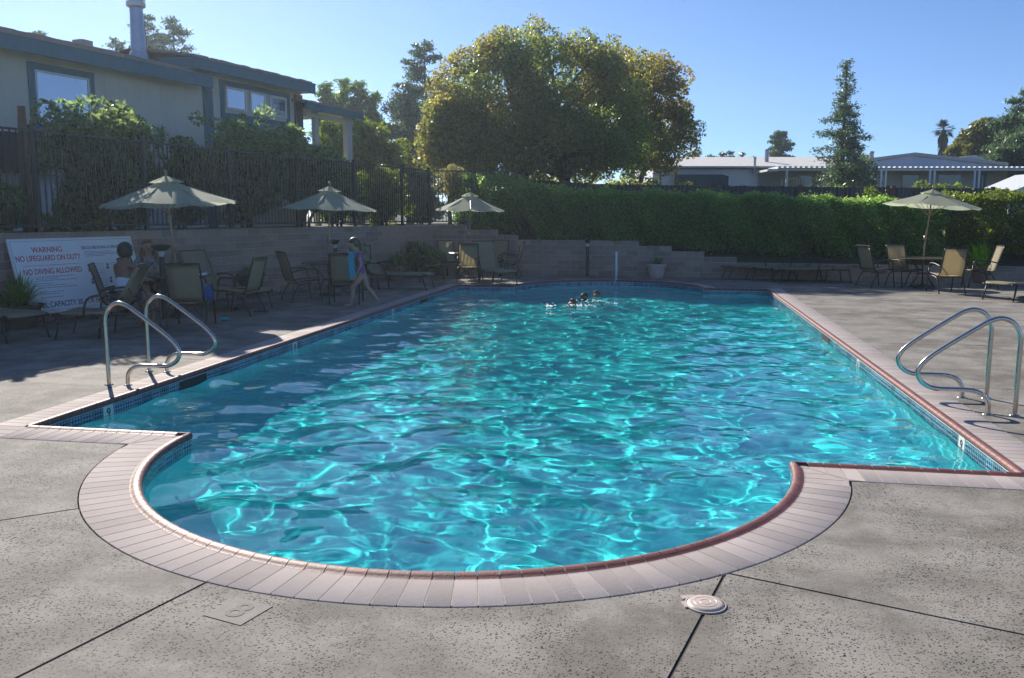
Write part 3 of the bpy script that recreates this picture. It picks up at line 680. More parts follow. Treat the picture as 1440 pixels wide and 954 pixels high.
# ---------------------------------------------------------------- shrubs behind the iron fence
def shrub(label, s, d, ells, n_sub, per, rsub, leaf, m_, seed, stems=3, cat='shrub', tr=.04, name='tall_shrub', group=None):
    b = WL(s, d, 1.38); E_ = []
    for (ds, dd, z, rs, rd, rz_) in ells: p_ = WL(s+ds, d+dd); E_.append((p_[0], p_[1], z, (rs+rd)/2*1.0, rs, rz_))
    return broad_tree(name, label, b, E_, n_sub, per, rsub, leaf, m_, seed, tr, cat, group, 6, .6, bottom=-1, stems=stems, aspect=.42)
shrub('tall dark green shrub partly covering the first window of the cream house', -3.1, 1.1, [(0, 0, 2.9, 1.0, .5, .8), (.7, 0, 3.1, .55, .45, .65), (-.95, 0, 3.15, .28, .3, .75), (.1, 0, 2.0, .8, .5, .5)], 84, 130, .27, .12, L_SHRUB, 11)
shrub('yellowish shrub between the first window and the raised wing of the cream house', -1.15, 1.2, [(0, 0, 2.65, .6, .5, .75), (.4, 0, 2.2, .5, .5, .6)], 36, 120, .27, .12, leafmat('mixed shrub leaves', (.13, .17, .045), .45, .5, (.10, .14, .04), 1.2), 12)
shrub('tall shrub reaching the triple window of the cream house', .9, 1.1, [(-.7, 0, 3.2, .85, .5, .8), (.4, 0, 3.4, .9, .5, .8), (0, 0, 2.4, 1.3, .5, .9), (1.2, 0, 3.0, .5, .5, .9)], 100, 130, .28, .12, L_SHRUB, 13)
shrub('tall shrub sloping down right below the brown corner board', 3.1, 1.1, [(-.6, 0, 3.1, .8, .5, .75), (.5, 0, 2.7, .8, .5, .75), (1.5, 0, 2.2, .8, .5, .65)], 96, 130, .28, .12, L_SHRUB, 14)
shrub('low dark bush behind the left end of the iron fence', -6.0, .8, [(0, 0, 1.75, .9, .5, .5)], 30, 150, .25, .11, L_SHRUB, 15, name='low_bush', cat='bush')
shrub('low bush with strappy leaves beside the brown round post', -4.2, .7, [(0, 0, 1.62, .75, .4, .35)], 22, 140, .22, .13, leafmat('mixed shrub leaves', (.075, .11, .025)), 16, name='low_bush', cat='bush')
shrub('sunlit yellow green shrub behind the last bay of the iron fence', 7.0, 1.1, [(0, 0, 2.2, .95, .6, .75), (.4, .5, 2.6, .6, .5, .45)], 45, 130, .28, .12, L_YEL, 17)
shrub('dark bush at the foot of the cream house under its porch', 6.2, 2.2, [(0, 0, 2.4, .9, .6, .9)], 40, 130, .3, .12, L_SHRUB, 18, name='low_bush', cat='bush')

# ---------------------------------------------------------------- hedge
def hedge(name, label, pts, leafm, n, seed, leaf=.075):
    """pts: (s, d0, z0, z1, depth) along the far wall"""
    rng = np.random.default_rng(seed); t = thing(name, label, 'hedge'); A = np.array(pts, float); out = []
    def interp(s): return [np.interp(s, A[:, 0], A[:, k]) for k in (1, 2, 3, 4)]
    s = rng.uniform(A[0, 0], A[-1, 0], n); d0, z0, z1, dp_ = interp(s); f = rng.random(n); face = rng.random(n) < .68
    lump = .16*np.sin(s*2.1+1.3*np.sin(s*.7))+.12*np.sin(s*5.3+f*4)+.07*np.sin(s*11+f*9)
    z = np.where(face, z0+(z1-z0)*f**.9, z1+.10*np.sin(s*1.7)*0+.05*np.sin(s*4.1)+.03*np.sin(s*9))
    dd = np.where(face, d0+.10+lump+.25*(1-np.clip((z-z0)/(z1-z0), 0, 1))*np.sin(f*7+s*3)+.18*np.clip((z-z1+.35)/.35, 0, 1)**2, d0+.3+dp_*rng.random(n))
    dd += rng.normal(size=n)*.075; z += rng.normal(size=n)*.05+(rng.random(n) < .03)*rng.uniform(0, .15, n)
    X_ = CORNER.x+FD.x*s+.1058*dd; Y_ = CORNER.y+FD.y*s+.9944*dd
    V, Fq = leaves(np.stack([X_, Y_, z], 1), leaf, rng, .55); link('foliage', nmesh('foliage', V, Fq, leafm), t)
    # woody core
    m_ = MB(); ss = np.linspace(A[0, 0]+.12, A[-1, 0]-.12, 60)
    for q in ss:
        d0, z0, z1, dp_ = interp(q); m_.v += [FW(q, d0+.6, z0-.1), FW(q, d0+.6, z1-.55), FW(q, d0+dp_*.8, z1-.55), FW(q, d0+dp_, z0-.1)]
    for i in range(len(ss)-1):
        for k_ in range(4): m_.f.append((i*4+k_, (i+1)*4+k_, (i+1)*4+(k_+1) % 4, i*4+(k_+1) % 4)); m_.mi.append(0)
    m_.f += [(0, 1, 2, 3), tuple(len(m_.v)-4+k_ for k_ in (3, 2, 1, 0))]; m_.mi += [0, 0]
    obj('inner_twigs', m_, mat('hedge twigs', (.10, .15, .05), .95, var=.4, scale=6), t)
    r = random.Random(seed)
    q = A[0, 0]+.3
    while q < A[-1, 0]:
        d0, z0, z1, dp_ = interp(q); o_ = Vector(FW(q, d0+.25, z0-.35))
        st = MB()
        for j in range(3): st.tube([o_, o_+Vector((r.uniform(-.15, .15), r.uniform(-.2, .05), .3)), o_+Vector((r.uniform(-.4, .4), r.uniform(-.25, .1), .75))], [.025, .018, .01], 5)
        obj('stem', st, BARK, t, True); q += r.uniform(.5, .9)
    return t
def fs(px): return wall_far(px)
HS = [(fs(615), 1.0, 1.42, 2.90, 1.6), (fs(700), .7, 1.27, 2.84, 1.6), (fs(750), .5, 1.07, 2.50, 1.5), (fs(800), .5, 1.02, 2.40, 1.5), (fs(900), .5, 0.87, 2.33, 1.5), (fs(1035), .5, 0.72, 2.24, 1.4), (fs(1150), .5, 0.67, 2.14, 1.4), (fs(1230), .5, 0.62, 2.06, 1.3), (fs(1330), .5, 0.62, 2.02, 1.3)]
hedge('long_hedge', 'long dark green clipped hedge above the stepped block wall', HS, L_HEDGE, 105000, 21)
hedge('sunlit_hedge', 'yellow green sunlit hedge at the right end behind the umbrella table', [(fs(1332), .45, .8, 2.2, 1.3), (fs(1400), .45, .8, 2.2, 1.3), (27, .45, .8, 2.2, 1.3)], L_YEL, 60000, 22, .085)
def bush(name, label, base, rx, ry, rz_, nsub, per, rsub, leaf, m_, seed, cat='bush', stems=3, tr=.03, group=None):
    return broad_tree(name, label, base, [(base[0], base[1], base[2]+rz_*.95, rx, ry, rz_)], nsub, per, rsub, leaf, m_, seed, tr, cat, group, 5, .5, bottom=-1, stems=stems)
p_ = at(1232, 285, 25.6); bush('leafy_bush', 'small yellow green bush growing up through the hedge left of the right hand umbrella', (p_.x, p_.y, 1.5), .35, .3, .52, 16, 70, .18, .09, L_YEL, 31)
p_ = at(1320, 262, 33); bush('leafy_bush', 'bright yellow green bush in front of the porch of the white mobile home', (p_.x, p_.y, 1.9), 1.1, .6, .55, 30, 80, .28, .12, L_YEL, 32)
p_ = at(634, 244, 27.2); bush('leafy_bush', 'pale sunlit bush on top of the left end of the hedge', (p_.x, p_.y, 2.3), .5, .45, .48, 20, 80, .2, .08, leafmat('pale leaves', (.20, .19, .06), .4, .4), 33)
# yucca in the hedge
p_ = at(742, 330, 26.3); yu = thing('yucca', 'dark spiky yucca growing in the hedge above the stepped wall', 'plant', (p_.x, p_.y, 1.05)); rng = np.random.default_rng(5); mb = MB()
for i in range(90):
    a = rng.random()*6.283; e = rng.uniform(-.5, 1.45); L = rng.uniform(.55, .95); d = Vector((math.cos(a)*math.cos(e), math.sin(a)*math.cos(e)*.8, math.sin(e))); o_ = Vector((0, -.1, rng.uniform(.05, .55))); q = d.cross(Vector((0, 0, 1))).normalized()*.028
    mid = o_+d*L*.5; tip = o_+d*L-Vector((0, 0, .12*L)); mb.add([o_-q, o_+q, mid+q, mid-q, tip], [(0, 1, 2, 3), (3, 2, 4)])
obj('blade', mb, L_YUC, yu, kind='stuff'); obj('stem', MB().tube([(0, 0, -.3), (0, -.05, .5)], [.08, .06], 8), BARK, yu)

# ---------------------------------------------------------------- grey board fence behind the hedge
BOARD = mat('weathered fence board', (.07, .065, .065), .9, var=.25, scale=8, objrand=.25); RPOST = mat('reddish fence post', (.16, .07, .05), .8, var=.2)
bf0 = at(735, 300, 31.5); bf1 = at(1425, 300, 29.5); bd = Vector((bf1.x-bf0.x, bf1.y-bf0.y)); bl = bd.length; bang = math.atan2(bd.y, bd.x)
bfence = thing('board_fence', 'weathered grey board fence with reddish posts behind the hedge', 'fence', (bf0.x, bf0.y, 0), bang)
bm_ = MB().box(-.068, .068, 0, .02, 1.2, 2.84).mesh('board', BOARD)
nb = int(bl/.142); zt = lambda x: (304-(252+min(x/bl, 1)*10+(6 if x/bl > .22 else 8*x/bl/.22*.9)))/F*30.5+1.7
for i in range(nb):
    x = i*.142; o = link('board', bm_, bfence, (x, 0, zt(x)-2.84+random.uniform(-.015, .015)))
for px_ in (1012, 1135, 1254, 1262, 1395): x = (px_-735)/690*bl; obj('post', MB().box(x-.07, x+.07, -.06, .0, 1.2, zt(x)+.06), RPOST, bfence)

# ---------------------------------------------------------------- white mobile home
hb = at(925, 304, 45); HX = lambda px: (px-925)/26.89; HZ = lambda py: (304-py)/26.89+1.7
MH = thing('mobile_home', 'long white mobile home with low gable and corrugated porch roof behind the hedge', 'house', (hb.x, hb.y, 0), YAW)
WSID = mat('white lap siding', (.72, .75, .80), .7, var=.05, scale=2); TAN = mat('beige lap siding', (.58, .54, .47), .75, var=.06, scale=2); RTAN = mat('pale gravel roof', (.62, .60, .58), .95, var=.15, scale=6); MTRIM = mat('mobile home fascia', (.34, .36, .35), .7)
mb = MB().box(HX(930), HX(1150), 0, 9, 1.2, HZ(240)); obj('wall', mb, WSID, MH)
sd = MB()
for i in range(6): sd.box(HX(930), HX(1060), -.02, .003, 2.3+i*.28, 2.3+i*.28+.25)
obj('siding_course', sd, WSID, MH)
mb = MB().box(HX(1062), HX(1405), .0, 9, 1.2, HZ(240)); obj('wall', mb, TAN, MH)
obj('wall', MB().box(HX(918), HX(927.5), .3, 9, 1.2, HZ(228)), WSID, MH)
mb = MB(); x0_, x1_ = HX(922), HX(1215); mb.add([(x0_, -.5, HZ(236.5)), (x1_, -.5, HZ(236.5)), (x1_, 4, HZ(236.5)+.75), (x0_, 4, HZ(236.5)+.75), (x0_, -.5, HZ(237.6)), (x1_, -.5, HZ(237.6)), (x1_, 4, HZ(237.6)), (x0_, 4, HZ(237.6))], [(0, 1, 2, 3), (4, 5, 1, 0), (7, 6, 5, 4), (0, 3, 7, 4), (1, 5, 6, 2)])
obj('roof', mb, RTAN, MH); obj('eave_board', MB().box(x0_, x1_, -.52, -.49, HZ(239.4), HZ(237.7)), MTRIM, MH)
# gable section
gx0, gx1, gxm = HX(1204), HX(1405), HX(1273.5)
mb = MB(); z0 = HZ(241); mb.add([(gx0, -.1, z0), (gx1, -.1, z0), (gx1, -.1, HZ(236.5)), (gxm, -.1, HZ(222)), (gx0, -.1, HZ(232))], [(0, 1, 2, 3, 4)])
obj('gable', mb, mat('blue grey gable siding', (.56, .60, .72), .8, var=.05), MH)
gc = MB()
for i in range(5): gc.box(gx0+.8+i*.7, gx1-.9-i*1.0, -.13, -.1, z0+.03+i*.12, z0+.13+i*.12)
obj('siding_course', gc, mat('blue grey gable siding', (.40, .43, .52)), MH)
mb = MB()
def rake(xa, za, xb, zb, th_=.16, y0_=-.35, y1_=8):
    mb.add([(xa, y0_, za), (xb, y0_, zb), (xb, y0_, zb+th_), (xa, y0_, za+th_), (xa, y1_, za), (xb, y1_, zb), (xb, y1_, zb+th_), (xa, y1_, za+th_)], [(0, 1, 2, 3), (3, 2, 6, 7), (1, 0, 4, 5), (0, 3, 7, 4), (2, 1, 5, 6)])
rake(HX(1195), HZ(232), gxm, HZ(222.2)); rake(gxm, HZ(222.2), HX(1402), HZ(236)); obj('roof', mb, MTRIM, MH)
mb = MB(); mb.add([(HX(1320), .3, HZ(226.5)), (HX(1365), .3, HZ(221.5)+.05), (HX(1404), .3, HZ(234)), (HX(1320), 6, HZ(226.5)), (HX(1365), 6, HZ(221.5)+.05), (HX(1404), 6, HZ(234))], [(0, 1, 2), (0, 3, 4, 1), (1, 4, 5, 2)]); obj('rear_roof', mb, RTAN, MH)
mb = MB(); x = HX(1057)
while x < HX(1422):
    zf = HZ(246) if x < HX(1068) else HZ(242.3); mb.box(x, x+.13, -2.3, .2, zf, zf+.10); mb.box(x+.13, x+.26, -2.28, .2, zf, zf+.045); x += .26
obj('porch_roof', mb, mat('corrugated white porch roof', (.72, .72, .70), .6, var=.05), MH)
obj('porch_beam', MB().box(HX(1060), HX(1421), -2.2, -2.08, HZ(245), HZ(242.6)), WHITEP, MH)
for px_ in (1084, 1208, 1214, 1272, 1278, 1331, 1337, 1400, 1406): obj('porch_post', MB().box(HX(px_)-.045, HX(px_)+.045, -2.2, -2.1, 1.2, HZ(245)-.003), WHITEP, MH)
DGL = mat('dark window glass', (.03, .035, .04), .08, spec=.8)
for (a, b, c, d, nm) in ((1226, 1236, 247, 268, 'door'), (1262, 1284, 248, 270, 'door'), (1310, 1342, 248, 262, 'window'), (1366, 1378, 247, 268, 'door'), (1120, 1136, 250, 266, 'window'), (1096, 1116, 253, 266, 'window')):
    w_ = obj(nm, MB().box(HX(a)-.05, HX(b)+.05, -.035, -.003, HZ(d)-.05, HZ(c)+.05), WHITEP if nm == 'window' else MTRIM, MH)
    obj('pane', MB().box(HX(a), HX(b), -.05, -.036, HZ(d), HZ(c)), mat('curtained pane', (.40, .36, .24), .4) if a == 1096 else DGL, w_)
mb = MB(); mb.add([(HX(946), -.9, HZ(263)), (HX(1015), -.9, HZ(263)), (HX(1015), -.9, HZ(250.5)), (HX(1013), 0, HZ(247)), (HX(948), 0, HZ(247)), (HX(946), -.9, HZ(250.5)), (HX(946), 0, HZ(263)), (HX(1015), 0, HZ(263))], [(0, 1, 2, 5), (5, 2, 3, 4), (0, 5, 4, 6), (1, 7, 3, 2)])
for i in range(10): xx = HX(946)+i*(HX(1015)-HX(946))/9; mb.box(xx-.02, xx+.02, -.93, -.895, HZ(263), HZ(250.5))
obj('window_awning', mb, mat('dark teal awning', (.02, .06, .075), .6), MH)
for (px_, t_, b_, r_, y_) in ((1055, 224, 237, .06, -.3), (1085, 210, 233, .11, 1.5), (1245, 211, 226, .12, 2.5)):
    obj('vent_pipe', MB().lathe([(r_*1.3, HZ(b_)-.3), (r_, HZ(b_)), (r_, HZ(t_)-.1), (r_*1.3, HZ(t_)-.1), (r_*1.1, HZ(t_)), (0, HZ(t_))], 10, (HX(px_), y_, 0)), mat('galvanised vent', (.35, .38, .42), .5, metal=.4), MH)
p_ = at(1396, 265, 42); tb = thing('blue_tarp', 'bright blue tarpaulin bundle under the right end of the porch roof', 'tarpaulin', (p_.x, p_.y, 2.6), YAW)
mb = MB(); r = random.Random(4); nt_ = 9; vs = [((i-4)*.09, (j-2)*.16, .42*math.cos((i-4)/5.2)*math.cos((j-2)/3)+r.uniform(-.04, .04)) for j in range(5) for i in range(nt_)]
mb.add(vs, [(j*nt_+i, j*nt_+i+1, (j+1)*nt_+i+1, (j+1)*nt_+i) for j in range(4) for i in range(nt_-1)]); mb.box(-.33, .33, -.28, .28, 0, .30); obj('sheet', mb, mat('blue tarpaulin', (.03, .20, .55), .5), tb, True)
p_ = at(1419, 276, 36); sh = thing('white_shed', 'white gabled shed at the right edge behind the sunlit hedge', 'shed', (p_.x, p_.y, 0), YAW)
mb = MB(); mb.add([(0, 0, 1.2), (3, 0, 1.2), (3, 0, 3.1), (1.9, 0, 3.4), (0, 0, 2.62), (0, 3, 1.2), (3, 3, 1.2), (3, 3, 3.1), (1.9, 3, 3.4), (0, 3, 2.62)], [(0, 1, 2, 3, 4), (0, 4, 9, 5), (4, 3, 8, 9), (3, 2, 7, 8)])
obj('wall', mb, WSID, sh)
mb = MB(); mb.add([(-.15, -.15, 2.55), (1.9, -.15, 3.42), (1.9, -.15, 3.5), (-.15, -.15, 2.63), (-.15, 3, 2.55), (1.9, 3, 3.42), (1.9, 3, 3.5), (-.15, 3, 2.63)], [(0, 1, 2, 3), (3, 2, 6, 7), (0, 3, 7, 4)]); obj('roof', mb, mat('white metal roof', (.6, .62, .64), .5), sh)

# ---------------------------------------------------------------- trees beyond the garden
def E_(px, py, zc, rx, ry, rz_): p = at(px, py, zc); return (p.x, p.y, p.z, rx, ry, rz_)
b = at(770, 290, 33)
broad_tree('round_tree', 'huge round olive green tree with rusty tinted leaf tips in the middle of the garden', (b.x, b.y, 1.3),
    [E_(755, 136, 33.0, 2.95, 2.43, 2.60), E_(690, 170, 32.5, 2.26, 2.26, 2.60), E_(820, 150, 33.0, 2.43, 2.26, 2.60), E_(645, 205, 31.7, 1.30, 1.30, 1.74), E_(760, 215, 31.7, 2.95, 2.00, 1.39), E_(860, 190, 33.4, 1.30, 1.74, 1.91)],
    560, 200, .50, .125, L_TREE, 41, .28, limbs=22, shell=.72, bottom=-.75, stems=2)
b = at(925, 290, 37)
broad_tree('spreading_tree', 'lighter open crowned tree leaning out right behind the huge round tree', (b.x-1.0, b.y, 1.3),
    [E_(890, 115, 36.9, 1.80, 1.62, 1.53), E_(930, 145, 36.9, 1.35, 1.35, 1.62), E_(940, 190, 36.5, 1.08, 1.08, 1.08), E_(920, 225, 36.0, 1.08, 1.08, 0.63)],
    125, 210, .46, .125, L_TREE2, 42, .14, limbs=22, shell=.6, bottom=-.8)
b = at(632, 245, 31)
broad_tree('young_tree', 'small sunlit tree at the left edge of the huge round tree', (b.x, b.y, 1.3), [E_(632, 190, 31, .8, .8, 1.2), E_(622, 215, 31, .55, .55, .65)], 36, 170, .36, .14, L_TREE2, 43, .07, limbs=8)
b = at(600, 300, 49); conifer('pine_tree', 'tall dark pine with an open top left of the huge round tree', (b.x, b.y, 1.3), 9.9, 2.3, L_CON, 51, .22, 24, 150, gap=.2, droop=-.05, tilt=.6, power=.55, z0=.3)
b = at(577, 300, 45); conifer('dark_conifer', 'dense dark green conifer beneath the tall open topped pine', (b.x, b.y, 1.3), 7.1, 2.2, L_CON, 52, .18, 28, 300, power=.5)
for i, (px_, py_, z_, rr) in enumerate([(462, 119, 46, .8), (487, 114, 47, .9), (508, 118, 46, .8), (528, 134, 46, .7)]):
    b = at(px_, 300, z_); Hh = at(px_, py_, z_).z-1.3
    conifer('cypress', ['leftmost of four bright green cypresses behind the cream house', 'tallest of the four bright green cypresses behind the cream house', 'third from left of the four bright green cypresses', 'shortest rightmost of the four bright green cypresses'][i], (b.x, b.y, 1.3), Hh, rr, L_CONG, 60+i, .2, 26, 130, 'cypresses behind the cream house', droop=.3, power=.35, tilt=.9, z0=.05)
b = at(505, 270, 33); broad_tree('flowering_tree', 'golden green sunlit tree between the cream house porch and the dark conifer', (b.x, b.y, 1.3), [E_(497, 220, 33, 1.0, 1.2, 1.4), E_(540, 225, 33.5, 1.0, 1.0, 1.1), E_(520, 255, 33, 1.4, 1.2, .7), E_(470, 200, 33, .7, .7, .8)], 70, 240, .45, .16, L_YEL, 44, .1)
b = at(590, 262, 30); bush('silvery_bush', 'grey green feathery bush right of the golden green tree', (b.x, b.y, 1.5), .8, .6, .75, 26, 120, .28, .13, leafmat('silver leaves', (.12, .15, .09), .3, .4), 45)
for i, (px_, py_, z_, rr) in enumerate([(178, 55, 45, 1.5), (219, 24, 47, 1.6), (257, 30, 46, 2.0)]):
    b = at(px_, 300, z_); Hh = at(px_, py_-4, z_).z-1.3
    conifer('pine_tree', ['sparse pine just left of the metal flue of the cream house', 'sparse pine just right of the metal flue of the cream house', 'sparse wide pine above the raised roof of the cream house'][i], (b.x, b.y, 1.3), Hh, rr, L_CON, 70+i, .22, 26, 130, 'pines behind the cream house', gap=.25, tilt=.7, power=.5, z0=.3)
b = at(75, 300, 60); conifer('pine_tree', 'small dark pine top showing over the left end of the cream house roof', (b.x, b.y, 1.3), at(75, 42, 60).z-1.3, 1.6, L_CON, 75, .3, 16, 160, power=.4, z0=.5)
b = at(1180, 300, 40); conifer('spruce_tree', 'tall slender open spruce standing in front of the white mobile home', (b.x, b.y, 1.3), at(1178, 84, 40).z-1.3, 1.7, L_CON, 76, .15, 34, 150, gap=.18, tilt=.75, power=1.05, z0=.1, irr=.38, trunk_r=.12)
b = at(1186, 275, 38.5); bush('leafy_bush', 'dark green bush at the foot of the tall slender spruce', (b.x, b.y, 1.5), 1.2, .8, .8, 34, 110, .35, .14, L_CONG, 46)
b = at(1092, 300, 85); conifer('dark_conifer', 'broad dark conifer rising behind the mobile home roof', (b.x, b.y, 1.3), at(1092, 183, 85).z-1.3, 2.5, L_CON, 77, .4, 18, 240, power=.6, z0=.2)
for i, (px_, py_, wd) in enumerate([(968, 213, 1.2), (977, 211, 1.6), (998, 216, 1.2), (1012, 213, 1.0), (1025, 211, 1.0), (1040, 213, .8), (1056, 219, .7), (1129, 221, .9), (952, 217, 1.2)]):
    b = at(px_, 300, 95); conifer('distant_conifer', ['small distant conifer %s' % q for q in ('beside the spreading tree crown', 'with the broadest crown above the left end of the flat roof', 'with a low blunt top above the flat roof', 'third from right of the row left of the dark vent pipe', 'twin topped above the flat roof', 'right of the twin topped one above the flat roof', 'just right of the dark vent pipe', 'between the broad dark conifer and the spruce', 'half hidden by the spreading tree crown')][i], (b.x, b.y, 1.3), at(px_, py_, 95).z-1.3, wd, L_CON, 80+i, .45, 12, 60, 'distant conifers above the mobile home roof', power=.6, z0=.3)
b = at(1212, 250, 62); bush('far_tree', 'rounded green treetop showing over the mobile home gable by the spruce', (b.x, b.y, 3.0), 1.6, 1.2, 1.5, 24, 90, .6, .3, L_CONG, 47, cat='tree')
def palm(label, px, pt, pb, zc, skirt, seed, Rf=.95, group='fan palms behind the mobile home'):
    b = at(px, 300, zc); top = at(px, pt, zc).z; t = thing('fan_palm', label, 'palm', (b.x, b.y, 1.3), 0, group); zc_ = top-1.3-.8*Rf; rng = np.random.default_rng(seed)
    obj('trunk', MB().tube([(0, 0, -.3), (0, 0, zc_*.6), (0, 0, zc_)], [.3, .24, .2], 9), BARK, t, True)
    m_ = MB()
    for i in range(70):
        a = rng.random()*6.283; e = rng.uniform(-.7, 1.4); L = Rf*rng.uniform(.75, 1.1); d = Vector((math.cos(a)*math.cos(e), math.sin(a)*math.cos(e), math.sin(e))); o_ = Vector((0, 0, zc_)); hub = o_+d*L*.55; sd = d.cross(Vector((0, 0, 1))).normalized()
        m_.add([o_-sd*.015, o_+sd*.015, hub], [(0, 1, 2)])
        for j in range(-5, 6):
            g_ = j/5*1.15; v_ = (d*math.cos(g_)+sd*math.sin(g_)); tip = hub+v_*L*.5-Vector((0, 0, .10*L)); pr = v_.cross(Vector((0, 0, 1))).normalized()*.03*Rf; m_.add([hub, hub+v_*L*.25+pr, tip, hub+v_*L*.25-pr], [(0, 1, 2, 3)])
    obj('crown', m_, L_PALM, t)
    if skirt:
        m2 = MB()
        for i in range(130):
            a = rng.random()*6.283; z = zc_-rng.random()*skirt; r_ = .40*(1-.35*(zc_-z)/skirt)+.0; o_ = Vector((.2*math.cos(a), .2*math.sin(a), z)); e_ = Vector((r_*math.cos(a), r_*math.sin(a), z-.7)); s_ = Vector((-math.sin(a), math.cos(a), 0))*.09; m2.add([o_, e_-s_, e_+Vector((0, 0, -.2)), e_+s_], [(0, 1, 2, 3)])
        obj('dry_skirt', m2, mat('dry palm skirt', (.11, .085, .07), .9, island=.4), t)
palm('fan palm with a brown dry skirt standing clear above the mobile home roof', 1319, 170, 222, 72, 2.0, 91)
palm('fan palm rising behind the golden leafed tree at right', 1384, 167, 205, 74, 0, 92, 1.05)
b = at(1375, 290, 58); broad_tree('garden_tree', 'golden green leafy tree below the right hand fan palm', (b.x, b.y, 1.3), [E_(1385, 205, 58, 1.7, 1.5, 1.4), E_(1365, 218, 58, 1.2, 1.2, .8), E_(1400, 225, 58, 2, 1.5, 1.5)], 90, 220, .55, .26, leafmat('golden green leaves', (.13, .13, .025), .4, .5), 48, .2)
b = at(1436, 300, 48); conifer('cedar_tree', 'dark layered cedar cut by the right edge of the photo', (b.x, b.y, 1.3), at(1436, 134, 48).z-1.3+.4, 3.0, L_CON, 93, .2, 17, 620, droop=-.05, tilt=.1, power=.6, z0=.1, irr=.2)
for i, (px_, z_, h_) in enumerate([(1500, 44, 6.5), (1590, 46, 7.5), (-120, 40, 7)]):
    b = at(px_, 300, z_); conifer('garden_conifer', ['dark conifer beyond the cedar', 'dark conifer farthest right beyond the cedar', 'dark conifer behind the left end of the cream house'][i], (b.x, b.y, 1.3), h_, 2.4, L_CON, 95+i, .25, 16, 200)

for i, (px_, py_, rr) in enumerate([(690, 236, 1.4), (750, 240, 1.4), (815, 243, 1.3), (872, 245, 1.2), (925, 247, 1.0)]):
    b = at(px_, py_, 35.5); bush('understory_bush', ['leftmost', 'second from left', 'middle', 'fourth from left', 'rightmost'][i]+' of the five dark bushes under the huge round tree', (b.x, b.y, 1.2), rr*1.15, .8, 1.15, 40, 80, .36, .16, L_TREE, 140+i, group='bushes under the huge round tree')
# ---------------------------------------------------------------- grab rails
STEEL = mat('brushed stainless steel', (.56, .53, .47), .2, metal=1.0, var=.08, scale=30)
def smooth_path(pts, n=6):
    pts = [Vector(p) for p in pts]; out = []
    for i in range(len(pts)-1):
        p0, p1, p2, p3 = pts[max(i-1, 0)], pts[i], pts[i+1], pts[min(i+2, len(pts)-1)]
        for j in range(n):
            t = j/n; out.append(.5*((2*p1)+(p2-p0)*t+(2*p0-5*p1+4*p2-p3)*t*t+(3*p1-p0-3*p2+p3)*t**3))
    return out+[pts[-1]]
PR = [(0, -.03), (0, .25), (.0, .50), (0, .66), (-.03, .755), (-.085, .815), (-.165, .838), (-.25, .815), (-.33, .765), (-.44, .690), (-.62, .563), (-.735, .470), (-.79, .395), (-.80, .335), (-.765, .27), (-.69, .224), (-.60, .212), (-.48, .212), (-.36, .208), (-.285, .185), (-.235, .14), (-.215, .08), (-.213, -.03)]
def rail(label, x, y, sgn):
    t = thing('grab_rail', label, 'handrail', (x, y, 0), 0, 'pool grab rails')
    obj('tube', MB().tube(smooth_path([(sgn*a, 0, b_) for a, b_ in PR], 5), .0205, 14), STEEL, t, True)
    for a in (0, -.213): obj('escutcheon', MB().lathe([(.0215, .012), (.036, .010), (.045, 0.001), (.046, -.005)], 18, (sgn*a, 0, .0)), STEEL, t, 40)
rail('nearer stainless steel grab rail at the right edge of the pool', 2.985, 7.88, 1); rail('farther stainless steel grab rail at the right edge of the pool', 3.0, 8.60, 1)
rail('nearer stainless steel grab rail at the left edge of the pool', -5.54, 7.74, -1); rail('farther stainless steel grab rail at the left edge of the pool', -5.58, 8.50, -1)

# ---------------------------------------------------------------- pool furniture
FRAME = mat('bronze powder coat', (.040, .030, .024), .45, var=.1, scale=8); SLING = mat('taupe sling mesh', (.36, .32, .22), .75, var=.08, scale=30, bump=.3, bscale=400, trans=.4)
CANV = mat('sage green canvas', (.42, .45, .33), .85, var=.05, scale=3, trans=.4, bump=.2, bscale=60); POLEM = mat('champagne umbrella pole', (.32, .24, .16), .4, metal=.3)
TABLE = mat('bronze table metal', (.06, .045, .035), .35, var=.1); TOPM = mat('table top glass print', (.10, .085, .07), .22, var=.2, scale=30)
def sling(pts, w0, w1, th_=.008, nw=4, sag=.008):
    m_ = MB(); n_ = len(pts)
    for q in (0, 1):
        for i, (y, z) in enumerate(pts):
            wv = w0+(w1-w0)*i/(n_-1)
            for j in range(nw+1): u = j/nw*2-1; m_.v.append((u*wv/2, y, z-sag*(1-u*u)-q*th_))
    K = (nw+1)*n_
    for i in range(n_-1):
        for j in range(nw):
            a = i*(nw+1)+j; m_.f += [(a, a+1, a+nw+2, a+nw+1), (K+a+nw+1, K+a+nw+2, K+a+1, K+a)]; m_.mi += [0, 0]
    for i in range(n_-1):
        a = i*(nw+1); m_.f += [(a, a+nw+1, K+a+nw+1, K+a), (a+nw, K+a+nw, K+a+2*nw+1, a+2*nw+1)]; m_.mi += [0, 0]
    for a in (0, (n_-1)*(nw+1)):
        for j in range(nw): m_.f.append((a+j, K+a+j, K+a+j+1, a+j+1)); m_.mi.append(0)
    return m_
